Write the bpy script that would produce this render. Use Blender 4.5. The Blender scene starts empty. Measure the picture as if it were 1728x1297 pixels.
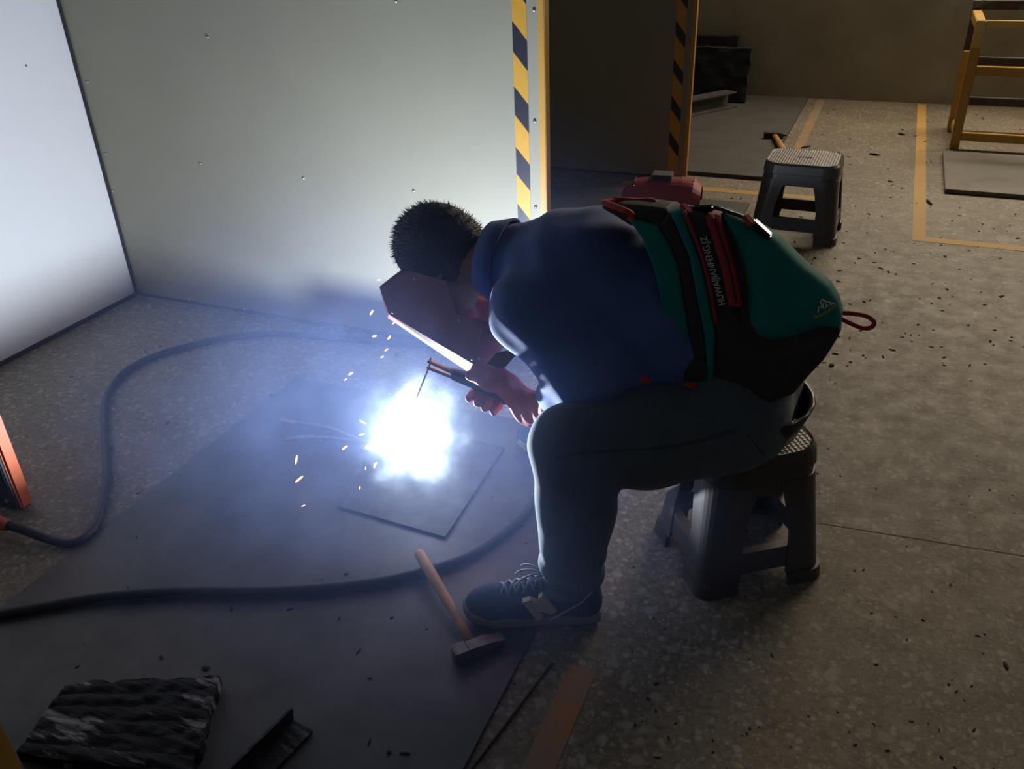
import bpy, bmesh, math, random
import numpy as np
from mathutils import Vector, Matrix, noise as mnoise

random.seed(7)
rng = np.random.default_rng(7)
S = bpy.context.scene
C = S.collection
V = Vector

# ------------------------------------------------------------------ camera
FPX, CX, CY = 1448.0, 864.0, 648.5
PITCH, YAW, ROLL = 0.512844, 0.414079, -0.037039
EYE = V((0.0, 0.0, 1.5))
_fw = V((-math.sin(YAW) * math.cos(PITCH), math.cos(YAW) * math.cos(PITCH), -math.sin(PITCH)))
_r0 = V((math.cos(YAW), math.sin(YAW), 0)); _u0 = _r0.cross(_fw)
_rt = math.cos(ROLL) * _r0 + math.sin(ROLL) * _u0
_up = -math.sin(ROLL) * _r0 + math.cos(ROLL) * _u0
cam_data = bpy.data.cameras.new('camera')
cam_data.sensor_fit = 'HORIZONTAL'; cam_data.sensor_width = 36.0
cam_data.lens = FPX / 1728.0 * 36.0
cam_data.clip_start = 0.02; cam_data.clip_end = 60
cam = bpy.data.objects.new('camera', cam_data); C.objects.link(cam)
cam.matrix_world = Matrix(((_rt.x, _up.x, -_fw.x, EYE.x), (_rt.y, _up.y, -_fw.y, EYE.y),
                           (_rt.z, _up.z, -_fw.z, EYE.z), (0, 0, 0, 1)))
S.camera = cam

# ------------------------------------------------------------------ world, lights, exposure
w = bpy.data.worlds.new('world'); S.world = w; w.use_nodes = True
w.node_tree.nodes['Background'].inputs[0].default_value = (0.93, 0.95, 0.90, 1)
w.node_tree.nodes['Background'].inputs[1].default_value = 0.045
S.view_settings.view_transform = 'Standard'
S.view_settings.look = 'None'
S.view_settings.exposure = 0.0
S.view_settings.gamma = 1.0
S.view_settings.use_curve_mapping = False
S.cycles.volume_step_rate = 1.8
S.cycles.max_bounces = 7

def light(name, kind, loc, energy, color, **kw):
    d = bpy.data.lights.new(name, kind); d.energy = energy; d.color = color
    for k, v in kw.items(): setattr(d, k, v)
    o = bpy.data.objects.new(name, d); C.objects.link(o); o.location = loc
    return o
# daylight coming in through the high window of the back wall (above the frame)
WIN = (-0.6, 3.0, 1.75, 3.0)       # x0, x1, z0, z1
day = light('window_daylight', 'AREA', ((WIN[0] + WIN[1]) / 2, 7.60, (WIN[2] + WIN[3]) / 2), 155.0, (1.0, 0.82, 0.58),
            shape='RECTANGLE', size=WIN[1] - WIN[0], size_y=WIN[3] - WIN[2])
day.rotation_euler = (math.radians(-90 + 18), 0, 0)
# the electric arc itself
ARC = V((-1.19, 1.86, 0.075))
arc_l = light('arc_light', 'POINT', ARC, 132.0, (0.72, 0.83, 1.0), shadow_soft_size=0.009)

# ------------------------------------------------------------------ helpers
def ray(px, py):
    return _fw + (px - CX) / FPX * _rt - (py - CY) / FPX * _up
def FL(px, py, z=0.0):
    d = ray(px, py); return EYE + d * ((z - EYE.z) / d.z)
def D(px, py, Y):
    d = ray(px, py); return EYE + d * (Y / d.y)

MATS = {}
def mat(name, col, rough=0.7, metal=0.0, var=0.0, vscale=20.0, bump=0.0, bscale=80.0, emit=None, estr=0.0,
        col2=None, thresh=None, spec=0.5, stretch=None, sheen=0.0):
    """procedural principled material: base colour, noise variation, optional second colour in worn patches"""
    if name in MATS: return MATS[name]
    m = bpy.data.materials.new(name); m.use_nodes = True
    nt = m.node_tree; b = nt.nodes['Principled BSDF']
    b.inputs['Roughness'].default_value = rough; b.inputs['Metallic'].default_value = metal
    b.inputs['Specular IOR Level'].default_value = spec
    if sheen: b.inputs['Sheen Weight'].default_value = sheen
    tc = nt.nodes.new('ShaderNodeTexCoord'); mp = nt.nodes.new('ShaderNodeMapping')
    nt.links.new(tc.outputs['Object'], mp.inputs[0])
    if stretch: mp.inputs['Scale'].default_value = stretch
    out = None
    if var or col2:
        n = nt.nodes.new('ShaderNodeTexNoise'); n.inputs['Scale'].default_value = vscale
        n.inputs['Detail'].default_value = 5; n.inputs['Roughness'].default_value = 0.6
        nt.links.new(mp.outputs[0], n.inputs['Vector'])
        r = nt.nodes.new('ShaderNodeValToRGB')
        if col2:
            t = thresh or (0.5, 0.6)
            r.color_ramp.elements[0].position = t[0]; r.color_ramp.elements[1].position = t[1]
            r.color_ramp.elements[0].color = (*col, 1); r.color_ramp.elements[1].color = (*col2, 1)
        else:
            r.color_ramp.elements[0].position = 0.3; r.color_ramp.elements[1].position = 0.7
            r.color_ramp.elements[0].color = (*[c * (1 - var) for c in col], 1)
            r.color_ramp.elements[1].color = (*[min(1, c * (1 + var)) for c in col], 1)
        nt.links.new(n.outputs['Fac'], r.inputs[0]); nt.links.new(r.outputs[0], b.inputs['Base Color'])
    else:
        b.inputs['Base Color'].default_value = (*col, 1)
    if bump:
        n2 = nt.nodes.new('ShaderNodeTexNoise'); n2.inputs['Scale'].default_value = bscale; n2.inputs['Detail'].default_value = 4
        nt.links.new(mp.outputs[0], n2.inputs['Vector'])
        bp = nt.nodes.new('ShaderNodeBump'); bp.inputs['Strength'].default_value = bump; bp.inputs['Distance'].default_value = 0.004
        nt.links.new(n2.outputs['Fac'], bp.inputs['Height']); nt.links.new(bp.outputs[0], b.inputs['Normal'])
    if emit:
        b.inputs['Emission Color'].default_value = (*emit, 1); b.inputs['Emission Strength'].default_value = estr
    MATS[name] = m
    return m

def link(name, me, m=None, parent=None, smooth=False):
    o = bpy.data.objects.new(name, me); C.objects.link(o)
    if m is not None: me.materials.append(m)
    if smooth:
        for p in me.polygons: p.use_smooth = True
    if parent is not None: o.parent = parent
    return o
def obj(name, bm, m=None, parent=None, smooth=False):
    bmesh.ops.recalc_face_normals(bm, faces=bm.faces)
    me = bpy.data.meshes.new(name); bm.to_mesh(me); bm.free()
    return link(name, me, m, parent, smooth)
def thing(name, label, cat, group=None, loc=None):
    o = bpy.data.objects.new(name, None); C.objects.link(o); o.empty_display_size = 0.05
    if loc is not None: o.location = loc
    tag(o, label, cat, group); return o
def tag(o, label, cat, group=None, kind=None):
    o['label'] = label; o['category'] = cat
    if group: o['group'] = group
    if kind: o['kind'] = kind
    return o
def struct(o, label=None):
    o['kind'] = 'structure'
    if label: o['label'] = label
    return o

def add_box(bm, lo, hi, M=None, bevel=0.0):
    lo, hi = V(lo), V(hi); c = (lo + hi) / 2; s = hi - lo
    T = Matrix.Translation(c) @ Matrix.Diagonal((s.x, s.y, s.z, 1))
    if M is not None: T = M @ T
    r = bmesh.ops.create_cube(bm, size=1.0, matrix=T)
    if bevel:
        es = list({e for v in r['verts'] for e in v.link_edges})
        bmesh.ops.bevel(bm, geom=es, offset=bevel, segments=2, affect='EDGES', clamp_overlap=True)
    return r
def box(lo, hi, M=None, bevel=0.0):
    bm = bmesh.new(); add_box(bm, lo, hi, M, bevel); return bm
def frame_of(a, b, up=V((0, 0, 1))):
    z = (V(b) - V(a)).normalized()
    if abs(z.dot(up)) > 0.99: up = V((0, 1, 0))
    x = up.cross(z).normalized(); y = z.cross(x)
    return x, y, z
def add_bar(bm, a, b, wx, wy, up=V((0, 0, 1)), bevel=0.0):
    a, b = V(a), V(b); x, y, z = frame_of(a, b, up); L = (b - a).length
    M = Matrix(((x.x, y.x, z.x, a.x), (x.y, y.y, z.y, a.y), (x.z, y.z, z.z, a.z), (0, 0, 0, 1)))
    add_box(bm, (-wx / 2, -wy / 2, 0), (wx / 2, wy / 2, L), M, bevel)
def bar(a, b, wx, wy, up=V((0, 0, 1)), bevel=0.0):
    bm = bmesh.new(); add_bar(bm, a, b, wx, wy, up, bevel); return bm
def catmull(pts, n=8):
    P = [V(p) for p in pts]; P = [2 * P[0] - P[1]] + P + [2 * P[-1] - P[-2]]; out = []
    for i in range(1, len(P) - 2):
        for k in range(n):
            t = k / n
            out.append(0.5 * ((2 * P[i]) + (P[i + 1] - P[i - 1]) * t + (2 * P[i - 1] - 5 * P[i] + 4 * P[i + 1] - P[i + 2]) * t * t
                              + (-P[i - 1] + 3 * P[i] - 3 * P[i + 1] + P[i + 2]) * t ** 3))
    out.append(P[-2]); return out
def add_tube(bm, pts, r, seg=10, flat=1.0):
    """swept tube along pts; r number or list; flat scales the second axis"""
    n = len(pts); rings = []; prev = None
    for i, p in enumerate(pts):
        t = (V(pts[min(i + 1, n - 1)]) - V(pts[max(i - 1, 0)])).normalized()
        if prev is None:
            x = t.cross(V((0, 0, 1)));
            if x.length < 1e-3: x = t.cross(V((0, 1, 0)))
        else: x = prev - t * prev.dot(t)
        x.normalize(); prev = x; y = t.cross(x)
        rr = r[i] if isinstance(r, (list, tuple)) else r
        rings.append([bm.verts.new(V(p) + (x * math.cos(a) + y * math.sin(a) * flat) * rr)
                      for a in [2 * math.pi * k / seg for k in range(seg)]])
    for a, b in zip(rings, rings[1:]):
        for k in range(seg): bm.faces.new((a[k], a[(k + 1) % seg], b[(k + 1) % seg], b[k]))
    bm.faces.new(rings[0][::-1]); bm.faces.new(rings[-1])
def tube(pts, r, seg=10, flat=1.0):
    bm = bmesh.new(); add_tube(bm, pts, r, seg, flat); return bm
def prism(poly, n, thick):
    """closed polygon (list of Vectors) extruded along n by thick"""
    bm = bmesh.new(); n = V(n) * thick
    a = [bm.verts.new(p) for p in poly]; b = [bm.verts.new(V(p) + n) for p in poly]
    bm.faces.new(a); bm.faces.new(b[::-1])
    for i in range(len(a)): bm.faces.new((a[i], b[i], b[(i + 1) % len(a)], a[(i + 1) % len(a)]))
    return bm

# ---- signed distance modelling (for the body, clothes and soft things)
def grid(lo, hi, h):
    lo = np.array(lo, np.float32); hi = np.array(hi, np.float32)
    n = np.ceil((hi - lo) / h).astype(int) + 1
    ax = [lo[i] + h * np.arange(n[i], dtype=np.float32) for i in range(3)]
    return np.meshgrid(*ax, indexing='ij'), lo
def sd_cap(G, a, b, ra, rb, sc=(1, 1, 1)):
    a = np.array(a, np.float32); b = np.array(b, np.float32); s = np.array(sc, np.float32)
    d = (b - a) / s; dd = float((d * d).sum()) or 1e-9
    p = [(G[i] - a[i]) / s[i] for i in range(3)]
    t = np.clip((p[0] * d[0] + p[1] * d[1] + p[2] * d[2]) / dd, 0, 1)
    q = np.sqrt((p[0] - t * d[0]) ** 2 + (p[1] - t * d[1]) ** 2 + (p[2] - t * d[2]) ** 2)
    return q - (ra + (rb - ra) * t)
def sd_ell(G, c, axes, radii):
    """oriented ellipsoid; axes three unit vectors"""
    p = [G[i] - c[i] for i in range(3)]
    q = [(p[0] * a[0] + p[1] * a[1] + p[2] * a[2]) / r for a, r in zip(axes, radii)]
    k = np.sqrt(q[0] ** 2 + q[1] ** 2 + q[2] ** 2)
    return (k - 1) * min(radii)
def smin(a, b, k):
    h = np.clip(0.5 + 0.5 * (b - a) / k, 0, 1)
    return b * (1 - h) + a * h - k * h * (1 - h)
def smax(a, b, k): return -smin(-a, -b, k)
def snet(F, org, h):
    s = F < 0; sh = tuple(n - 1 for n in F.shape)
    def sl(A, o): return A[o[0]:o[0] + sh[0], o[1]:o[1] + sh[1], o[2]:o[2] + sh[2]]
    cor = [(i, j, k) for i in (0, 1) for j in (0, 1) for k in (0, 1)]
    cnt = sum(sl(s, c).astype(np.int8) for c in cor); mask = (cnt > 0) & (cnt < 8)
    cells = np.argwhere(mask); acc = np.zeros((len(cells), 3)); num = np.zeros(len(cells))
    for a in cor:
        for ax in range(3):
            if a[ax]: continue
            b = list(a); b[ax] = 1
            fa = F[tuple((cells + a).T)]; fb = F[tuple((cells + b).T)]
            cr = (fa < 0) != (fb < 0)
            t = np.where(cr, fa / np.where(fa == fb, 1, fa - fb), 0)
            pos = np.array(a, float)[None, :] + np.zeros((len(cells), 3)); pos[:, ax] += t
            acc[cr] += pos[cr]; num[cr] += 1
    verts = org + h * (cells + acc / num[:, None])
    idx = np.full(sh, -1, np.int64); idx[mask] = np.arange(len(cells))
    faces = []
    for ax in range(3):
        u, v = (ax + 1) % 3, (ax + 2) % 3
        n0 = [slice(None)] * 3; n1 = [slice(None)] * 3
        n0[ax] = slice(0, -1); n1[ax] = slice(1, None)
        sa, sb = s[tuple(n0)], s[tuple(n1)]
        e = np.argwhere(sa != sb); flip = sa[tuple(e.T)]
        ok = (e[:, u] > 0) & (e[:, v] > 0) & (e[:, u] < sh[u]) & (e[:, v] < sh[v]); e = e[ok]; flip = flip[ok]
        eu = np.zeros(3, int); eu[u] = 1; ev = np.zeros(3, int); ev[v] = 1
        q = np.stack([idx[tuple((e - eu - ev).T)], idx[tuple((e - ev).T)], idx[tuple(e.T)], idx[tuple((e - eu).T)]], 1)
        q[~flip] = q[~flip][:, ::-1]; faces.append(q)
    f = np.concatenate(faces); f = f[(f >= 0).all(1)]
    return verts, f
def sdf_obj(name, F, org, h, m, parent=None):
    v, f = snet(F, org, h)
    me = bpy.data.meshes.new(name); me.from_pydata(v.tolist(), [], f.tolist()); me.update()
    return link(name, me, m, parent, True)
def chain(G, pts, k=0.03):
    """smooth union of capsules: list of (a, b, ra, rb[, scale])"""
    F = None
    for q in pts:
        d = sd_cap(G, *q); F = d if F is None else smin(F, d, k)
    return F

# ------------------------------------------------------------------ setting: materials
def floor_material():
    m = bpy.data.materials.new('terrazzo'); m.use_nodes = True; nt = m.node_tree; b = nt.nodes['Principled BSDF']
    N, L = nt.nodes.new, nt.links.new
    tc = N('ShaderNodeTexCoord')
    def noise(scale, det=4):
        n = N('ShaderNodeTexNoise'); n.inputs['Scale'].default_value = scale; n.inputs['Detail'].default_value = det
        L(tc.outputs['Object'], n.inputs['Vector']); return n.outputs['Fac']
    def ramp(src, p0, c0, p1, c1):
        r = N('ShaderNodeValToRGB'); r.color_ramp.elements[0].position = p0; r.color_ramp.elements[1].position = p1
        r.color_ramp.elements[0].color = (*c0, 1); r.color_ramp.elements[1].color = (*c1, 1); L(src, r.inputs[0]); return r.outputs[0]
    def mix(f, a, c, mode='MIX'):
        x = N('ShaderNodeMix'); x.data_type = 'RGBA'; x.blend_type = mode
        if isinstance(f, float): x.inputs[0].default_value = f
        else: L(f, x.inputs[0])
        for s, v in ((6, a), (7, c)):
            if isinstance(v, tuple): x.inputs[s].default_value = (*v, 1)
            else: L(v, x.inputs[s])
        return x.outputs[2]
    base = ramp(noise(1.6), 0.3, (0.17, 0.138, 0.095), 0.7, (0.26, 0.215, 0.155))
    fine = ramp(noise(60, 6), 0.3, (0.55, 0.55, 0.55), 0.75, (1.2, 1.2, 1.2))
    col = mix(1.0, base, fine, 'MULTIPLY')
    for sc, lo, c in ((26, 0.66, (0.36, 0.315, 0.25)), (46, 0.55, (0.42, 0.37, 0.30)), (95, 0.5, (0.36, 0.32, 0.26))):
        v = N('ShaderNodeTexVoronoi'); v.inputs['Scale'].default_value = sc; v.inputs['Randomness'].default_value = 1.0
        wv = N('ShaderNodeTexNoise'); wv.inputs['Scale'].default_value = 30
        L(tc.outputs['Object'], wv.inputs['Vector'])
        vm = N('ShaderNodeVectorMath'); vm.operation = 'MULTIPLY_ADD'; vm.inputs[1].default_value = (0.03, 0.03, 0.03)
        L(wv.outputs['Color'], vm.inputs[0]); L(tc.outputs['Object'], vm.inputs[2]); L(vm.outputs[0], v.inputs['Vector'])
        inside = ramp(v.outputs['Distance'], 0.24, (1, 1, 1), 0.42, (0, 0, 0))
        sep = N('ShaderNodeSeparateColor'); L(v.outputs['Color'], sep.inputs[0])
        pick = ramp(sep.outputs[0], lo, (0, 0, 0), lo + 0.1, (1, 1, 1))
        mk = N('ShaderNodeMath'); mk.operation = 'MULTIPLY'; L(inside, mk.inputs[0]); L(pick, mk.inputs[1])
        m2 = N('ShaderNodeMath'); m2.operation = 'MULTIPLY'; L(mk.outputs[0], m2.inputs[0]); m2.inputs[1].default_value = 0.6
        col = mix(m2.outputs[0], col, c)
    dirt = ramp(noise(2.2, 8), 0.45, (1, 1, 1), 0.85, (0.75, 0.73, 0.70))
    col = mix(1.0, col, dirt, 'MULTIPLY')
    speck = ramp(noise(140, 3), 0.68, (1, 1, 1), 0.72, (0.25, 0.24, 0.22))
    col = mix(1.0, col, speck, 'MULTIPLY')
    L(col, b.inputs['Base Color'])
    r = ramp(noise(12), 0.3, (0.58,) * 3, 0.7, (0.72,) * 3); L(r, b.inputs['Roughness'])
    bp = N('ShaderNodeBump'); bp.inputs['Strength'].default_value = 0.25; bp.inputs['Distance'].default_value = 0.002
    L(noise(120, 5), bp.inputs['Height']); L(bp.outputs[0], b.inputs['Normal'])
    return m
M_floor = floor_material()
M_panel = mat('partition board', (0.25, 0.235, 0.18), 0.55, var=0.04, vscale=3)
M_leftw = mat('brightened board', (0.86, 0.84, 0.84), 0.6, var=0.03, vscale=2.5)  # paler than the partition board, standing in for stronger arc light
M_wall = mat('stained plaster', (0.33, 0.30, 0.22), 0.85, var=0.16, vscale=2.2, bump=0.25, bscale=12)
M_yellow = mat('yellow tape', (0.52, 0.27, 0.03), 0.45, var=0.06, vscale=30)
M_black = mat('black tape', (0.018, 0.018, 0.03), 0.4)
M_ypaint = mat('yellow enamel', (0.45, 0.24, 0.045), 0.4, col2=(0.25, 0.13, 0.05), thresh=(0.62, 0.75), vscale=22)
M_screw = mat('zinc screw', (0.5, 0.48, 0.45), 0.35, metal=0.9)
M_steel = mat('hot rolled steel', (0.085, 0.082, 0.085), 0.5, metal=0.35, var=0.25, vscale=7, bump=0.1, bscale=40)
M_steel2 = mat('dusty steel plate', (0.17, 0.155, 0.135), 0.7, metal=0.1, col2=(0.07, 0.06, 0.055), thresh=(0.55, 0.75), vscale=5)
M_steel3 = mat('dark stall plate', (0.075, 0.070, 0.065), 0.75, metal=0.1, var=0.2, vscale=5)
M_joint = mat('dark floor joint', (0.07, 0.06, 0.05), 0.9)

# ------------------------------------------------------------------ setting: room
floor = struct(obj('floor', box((-5.2, -2.0, -0.06), (4.0, 7.9, 0.0)), M_floor))
YB = 7.70
bm = bmesh.new()
add_box(bm, (-5.2, YB, 0), (4.0, YB + 0.2, WIN[2])); add_box(bm, (-5.2, YB, WIN[3]), (4.0, YB + 0.2, 3.6))
add_box(bm, (-5.2, YB, WIN[2]), (WIN[0], YB + 0.2, WIN[3])); add_box(bm, (WIN[1], YB, WIN[2]), (4.0, YB + 0.2, WIN[3]))
wall_back = struct(obj('wall_back', bm, M_wall))
win = struct(thing('window_1', 'high daylight window in the back wall', 'window'))
M_wframe = mat('window frame', (0.5, 0.5, 0.5), 0.5)
M_sky = mat('daylit glass', (0.7, 0.75, 0.8), 0.2, emit=(0.95, 0.97, 1.0), estr=1.2)
bm = bmesh.new()
for x in (WIN[0], (WIN[0] * 2 + WIN[1]) / 3, (WIN[0] + 2 * WIN[1]) / 3, WIN[1]): add_box(bm, (x - 0.03, YB + 0.02, WIN[2]), (x + 0.03, YB + 0.09, WIN[3]))
for z in (WIN[2], WIN[3]): add_box(bm, (WIN[0], YB + 0.02, z - 0.03), (WIN[1], YB + 0.09, z + 0.03))
obj('window_frame', bm, M_wframe, win)
for i in range(3):
    a = WIN[0] + (WIN[1] - WIN[0]) * i / 3
    obj('pane', box((a + 0.03, YB + 0.05, WIN[2] + 0.03), (a + (WIN[1] - WIN[0]) / 3 - 0.03, YB + 0.056, WIN[3] - 0.03)), M_sky, win)

# left partition and the two parallel stall partitions
wall_left = struct(obj('wall_left', box((-3.05, 0.5, 0.012), (-3.005, 2.655, 2.3)), M_leftw))
M_dark = mat('dark seam', (0.03, 0.03, 0.035), 0.8)
obj('seam', box((-3.005, 2.632, 0.012), (-2.993, 2.642, 2.3)), M_dark, wall_left)
for y, z in ((2.0, 0.75), (2.42, 1.02), (1.95, 0.45)):
    bmx = bmesh.new(); bmesh.ops.create_uvsphere(bmx, u_segments=8, v_segments=5, radius=0.005, matrix=Matrix.Translation((-3.004, y, z)) @ Matrix.Diagonal((0.5, 1, 1, 1)))
    obj('screw', bmx, M_screw, wall_left, True)

def screw_head(p, parent):
    bmx = bmesh.new()
    bmesh.ops.create_uvsphere(bmx, u_segments=10, v_segments=6, radius=0.0065, matrix=Matrix.Translation(p) @ Matrix.Diagonal((1, 0.55, 1, 1)))
    add_box(bmx, (p[0] - 0.0015, p[1] - 0.0045, p[2] - 0.004), (p[0] + 0.0015, p[1] - 0.0035, p[2] + 0.004))
    obj('screw', bmx, M_screw, parent, True)

def partition(name, y, x0, tape, stripes, zt, screws, ztop=2.3):
    """board with yellow/black tape near its free end and a yellow square tube closing it"""
    xe = -1.028 if y < 3 else -1.075
    pw = struct(obj(name, box((x0, y, 0.012), (xe, y + 0.018, ztop)), M_panel))
    post = obj('post', box((xe, y - 0.004, 0.0), (xe + 0.022, y + 0.036, ztop), bevel=0.002), M_ypaint, pw)
    t0, t1 = tape
    ta = obj('hazard_tape', box((t0, y - 0.0012, 0.012), (t1, y + 0.0005, ztop)), M_yellow, pw)
    zper, hgt, drop = stripes
    z = zt
    while z > -0.2:
        for zz in (z,):
            pts = [(t0, zz), (t0, zz - hgt), (t1, zz - hgt - drop), (t1, zz - drop)]
            if min(q[1] for q in pts) > 0.014 and max(q[1] for q in pts) < ztop:
                obj('black_stripe', prism([V((a, y - 0.0018, b)) for a, b in pts], (0, 1, 0), 0.002), M_black, ta)
        z -= zper
    for a, b in screws: screw_head((a, y - 0.001, b), pw)
    return pw
YP1, YP2 = 2.64, 5.12
sc1 = [tuple(D(px, py, YP1)[i] for i in (0, 2)) for px, py in ((512, 301), (698, 322), (338, 276), (668, 2), (350, 62), (901, 17), (902, 204), (904, 349), (148, 138), (179, 260), (211, 379), (320, 505), (413, 522), (190, 322))]
wall_stall = partition('wall_stall', YP1, -3.0, (-1.114, -1.066), (0.1935, 0.089, 0.056), 1.176 + 0.1935 * 5, sc1)
sc2 = [tuple(D(px, py, YP2)[i] for i in (0, 2)) for px, py in ((1017, 115), (1131, 40), (960, 200))]
wall_divider = partition('wall_divider', YP2, -3.6, (-1.168, -1.108), (0.2045, 0.075, 0.075), 0.892 + 0.2045 * 6, sc2)
M_trimd = mat('sealed base gap', (0.05, 0.05, 0.06), 0.9)
struct(obj('trim_1', box((-2.99, YP1 - 0.004, 0.0), (-1.05, YP1 + 0.014, 0.0115)), M_trimd))
struct(obj('trim_2', box((-3.012, 0.52, 0.0), (-2.99, YP1 - 0.006, 0.0115)), M_trimd))

struct(obj('trim_10', box((-3.6, YP2 - 0.002, 0.0), (-1.08, YP2 + 0.016, 0.0115)), M_trimd))  # filler added to stop window light leaking under the divider
# painted lines on the floor (worn)
M_line = mat('worn yellow line', (0.50, 0.29, 0.075), 0.7, col2=(0.24, 0.19, 0.13), thresh=(0.60, 0.72), vscale=26)
M_line2 = mat('badly worn line', (0.27, 0.20, 0.13), 0.75, col2=(0.42, 0.22, 0.06), thresh=(0.50, 0.66), vscale=9)
M_line3 = mat('old orange line', (0.34, 0.15, 0.065), 0.75, col2=(0.21, 0.17, 0.125), thresh=(0.42, 0.66), vscale=7)
def line(n, x0, y0, x1, y1, m):
    return struct(obj(n, box((x0, y0, -0.001), (x1, y1, 0.0012)), m))
line('trim_3', 0.216, 4.40, 0.278, 7.66, M_line)
line('trim_4', 0.278, 4.40, 2.2, 4.47, M_line)
line('trim_5', -0.535, 5.35, -0.475, 7.66, M_line2)
line('trim_6', -1.4, 4.92, -0.20, 4.99, M_line)
line('trim_7', -0.455, -0.4, -0.392, 1.30, M_line3)
# expansion joints of the terrazzo
for i, (a, b) in enumerate((((1180, 850), (1728, 938)),)):
    p, q = FL(*a), FL(*b)
    struct(obj('trim_%d' % (8 + i), bar(p + V((0, 0, -0.0002)), q + V((0, 0, -0.0002)), 0.003, 0.0012), M_joint))

# ------------------------------------------------------------------ steel plates lying on the floor
tag(obj('steel_plate', box((-1.84, 0.35, 0.0), (-0.56, 2.22, 0.006), bevel=0.0015), M_steel),
    'wide thin steel plate on the floor under the welding spot', 'steel plate')
tag(obj('steel_plate', box((-3.3, 5.22, 0.001), (-0.61, 7.62, 0.022), bevel=0.002), M_steel3),
    'large dusty steel plate on the floor behind the grey divider', 'steel plate')
tag(obj('steel_plate', box((-2.6, 4.25, 0.001), (-0.61, 4.72, 0.016), bevel=0.002), M_steel3),
    'grey steel plate on the floor in front of the red mask', 'steel plate')
pm = V((0.372, 5.25, 0))
tag(obj('steel_plate', box((0.372, 5.25, 0.001), (2.1, 6.12, 0.024), bevel=0.003), M_steel2),
    'grey steel plate on the floor in front of the yellow rack', 'steel plate')

# ------------------------------------------------------------------ yellow rack and dark rack behind it
M_rack = mat('rack yellow enamel', (0.48, 0.27, 0.045), 0.4, col2=(0.24, 0.14, 0.06), thresh=(0.64, 0.78), vscale=16)
M_rdark = mat('rack dark steel', (0.07, 0.065, 0.06), 0.55, metal=0.3, var=0.2)
rk = thing('steel_rack', 'yellow square tube rack with three front rails by the back wall', 'rack', loc=(0.43, 6.29, 0))
def R(bm, n, m): o = obj(n, bm, m, rk); o.matrix_parent_inverse = Matrix.Translation((-0.43, -6.29, 0)); return o
def rbox(n, lo, hi, m=M_rack): return R(box(lo, hi, bevel=0.004), n, m)
for x in (0.415, 1.66):
    rbox('leg', (x, 6.27, 0.0), (x + 0.055, 6.325, 0.775))
    rbox('leg', (x - 0.005, 6.745, 0.0), (x + 0.05, 6.80, 0.53))
    rbox('side_rail', (x, 6.325, 0.72), (x + 0.055, 6.90, 0.775))
    rbox('side_rail', (x + 0.01, 6.325, 0.045), (x + 0.04, 6.745, 0.095))
    rbox('upright', (x - 0.003, 6.84, 0.0), (x + 0.05, 6.895, 0.83), M_rdark)
for z, h in ((0.735, 0.04), (0.455, 0.055), (0.055, 0.05)):
    rbox('front_rail', (0.47, 6.275, z), (1.66, 6.32, z + h))
for z, h in ((0.775, 0.055), (0.43, 0.05), (0.17, 0.05)):
    rbox('back_rail', (0.47, 6.845, z), (1.66, 6.89, z + h), M_rdark)

# ------------------------------------------------------------------ black leaning boards and channel in the far stall
M_char = mat('charred board', (0.012, 0.012, 0.016), 0.8, var=0.4, vscale=14, bump=0.5, bscale=18)
def slab(name, label, x0, x1, y0, y1, z0, z1, tilt, seed):
    bm = bmesh.new(); bmesh.ops.create_grid(bm, x_segments=14, y_segments=14, size=0.5)
    r2 = random.Random(seed)
    bot = list(bm.verts)
    for v in bot:
        u, q = v.co.x + 0.5, v.co.y + 0.5
        e = 0.018 * mnoise.noise(V((u * 5, q * 5, seed)))
        v.co = V((x0 + (x1 - x0) * u + (e if u > 0.99 or u < 0.01 else 0), y0 + tilt * q + e * 0.6, z0 + (z1 - z0) * q + (e if q > 0.99 else 0)))
    g = bmesh.ops.extrude_face_region(bm, geom=list(bm.faces))
    for v in g['geom']:
        if isinstance(v, bmesh.types.BMVert): v.co.y += y1 - y0
    return tag(obj(name, bm, M_char), label, 'board')
slab('charred_board', 'taller black charred board leaning on the far back wall', -1.62, -1.20, 7.47, 7.53, 0.022, 0.485, 0.08, 3)
slab('charred_board', 'shorter black charred board in front of the taller one', -1.58, -1.06, 7.26, 7.34, 0.022, 0.425, 0.08, 9)
bm = bmesh.new()
p0, p1 = FL(1172, 178, 0.12), FL(1232, 146, 0.12)
ch_m = mat('rusty grey channel', (0.10, 0.095, 0.09), 0.6, metal=0.3, var=0.3)
cc = thing('steel_channel', 'grey steel channel beam lying before the black boards', 'steel beam')
a0, a1 = V((-1.50, 6.62, 0)), V((-1.16, 7.14, 0)); dn = (a1 - a0).normalized(); sd = V((-dn.y, dn.x, 0)) * 0.07
obj('top_flange', bar(a0 + V((0, 0, 0.135)) , a1 + V((0, 0, 0.135)), 0.12, 0.012), ch_m, cc)
obj('web', bar(a0 + V((0, 0, 0.08)) + sd * 0.4, a1 + V((0, 0, 0.08)) + sd * 0.4, 0.012, 0.10), ch_m, cc)
obj('bottom_flange', bar(a0 + V((0, 0, 0.028)), a1 + V((0, 0, 0.028)), 0.16, 0.012), ch_m, cc)

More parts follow.
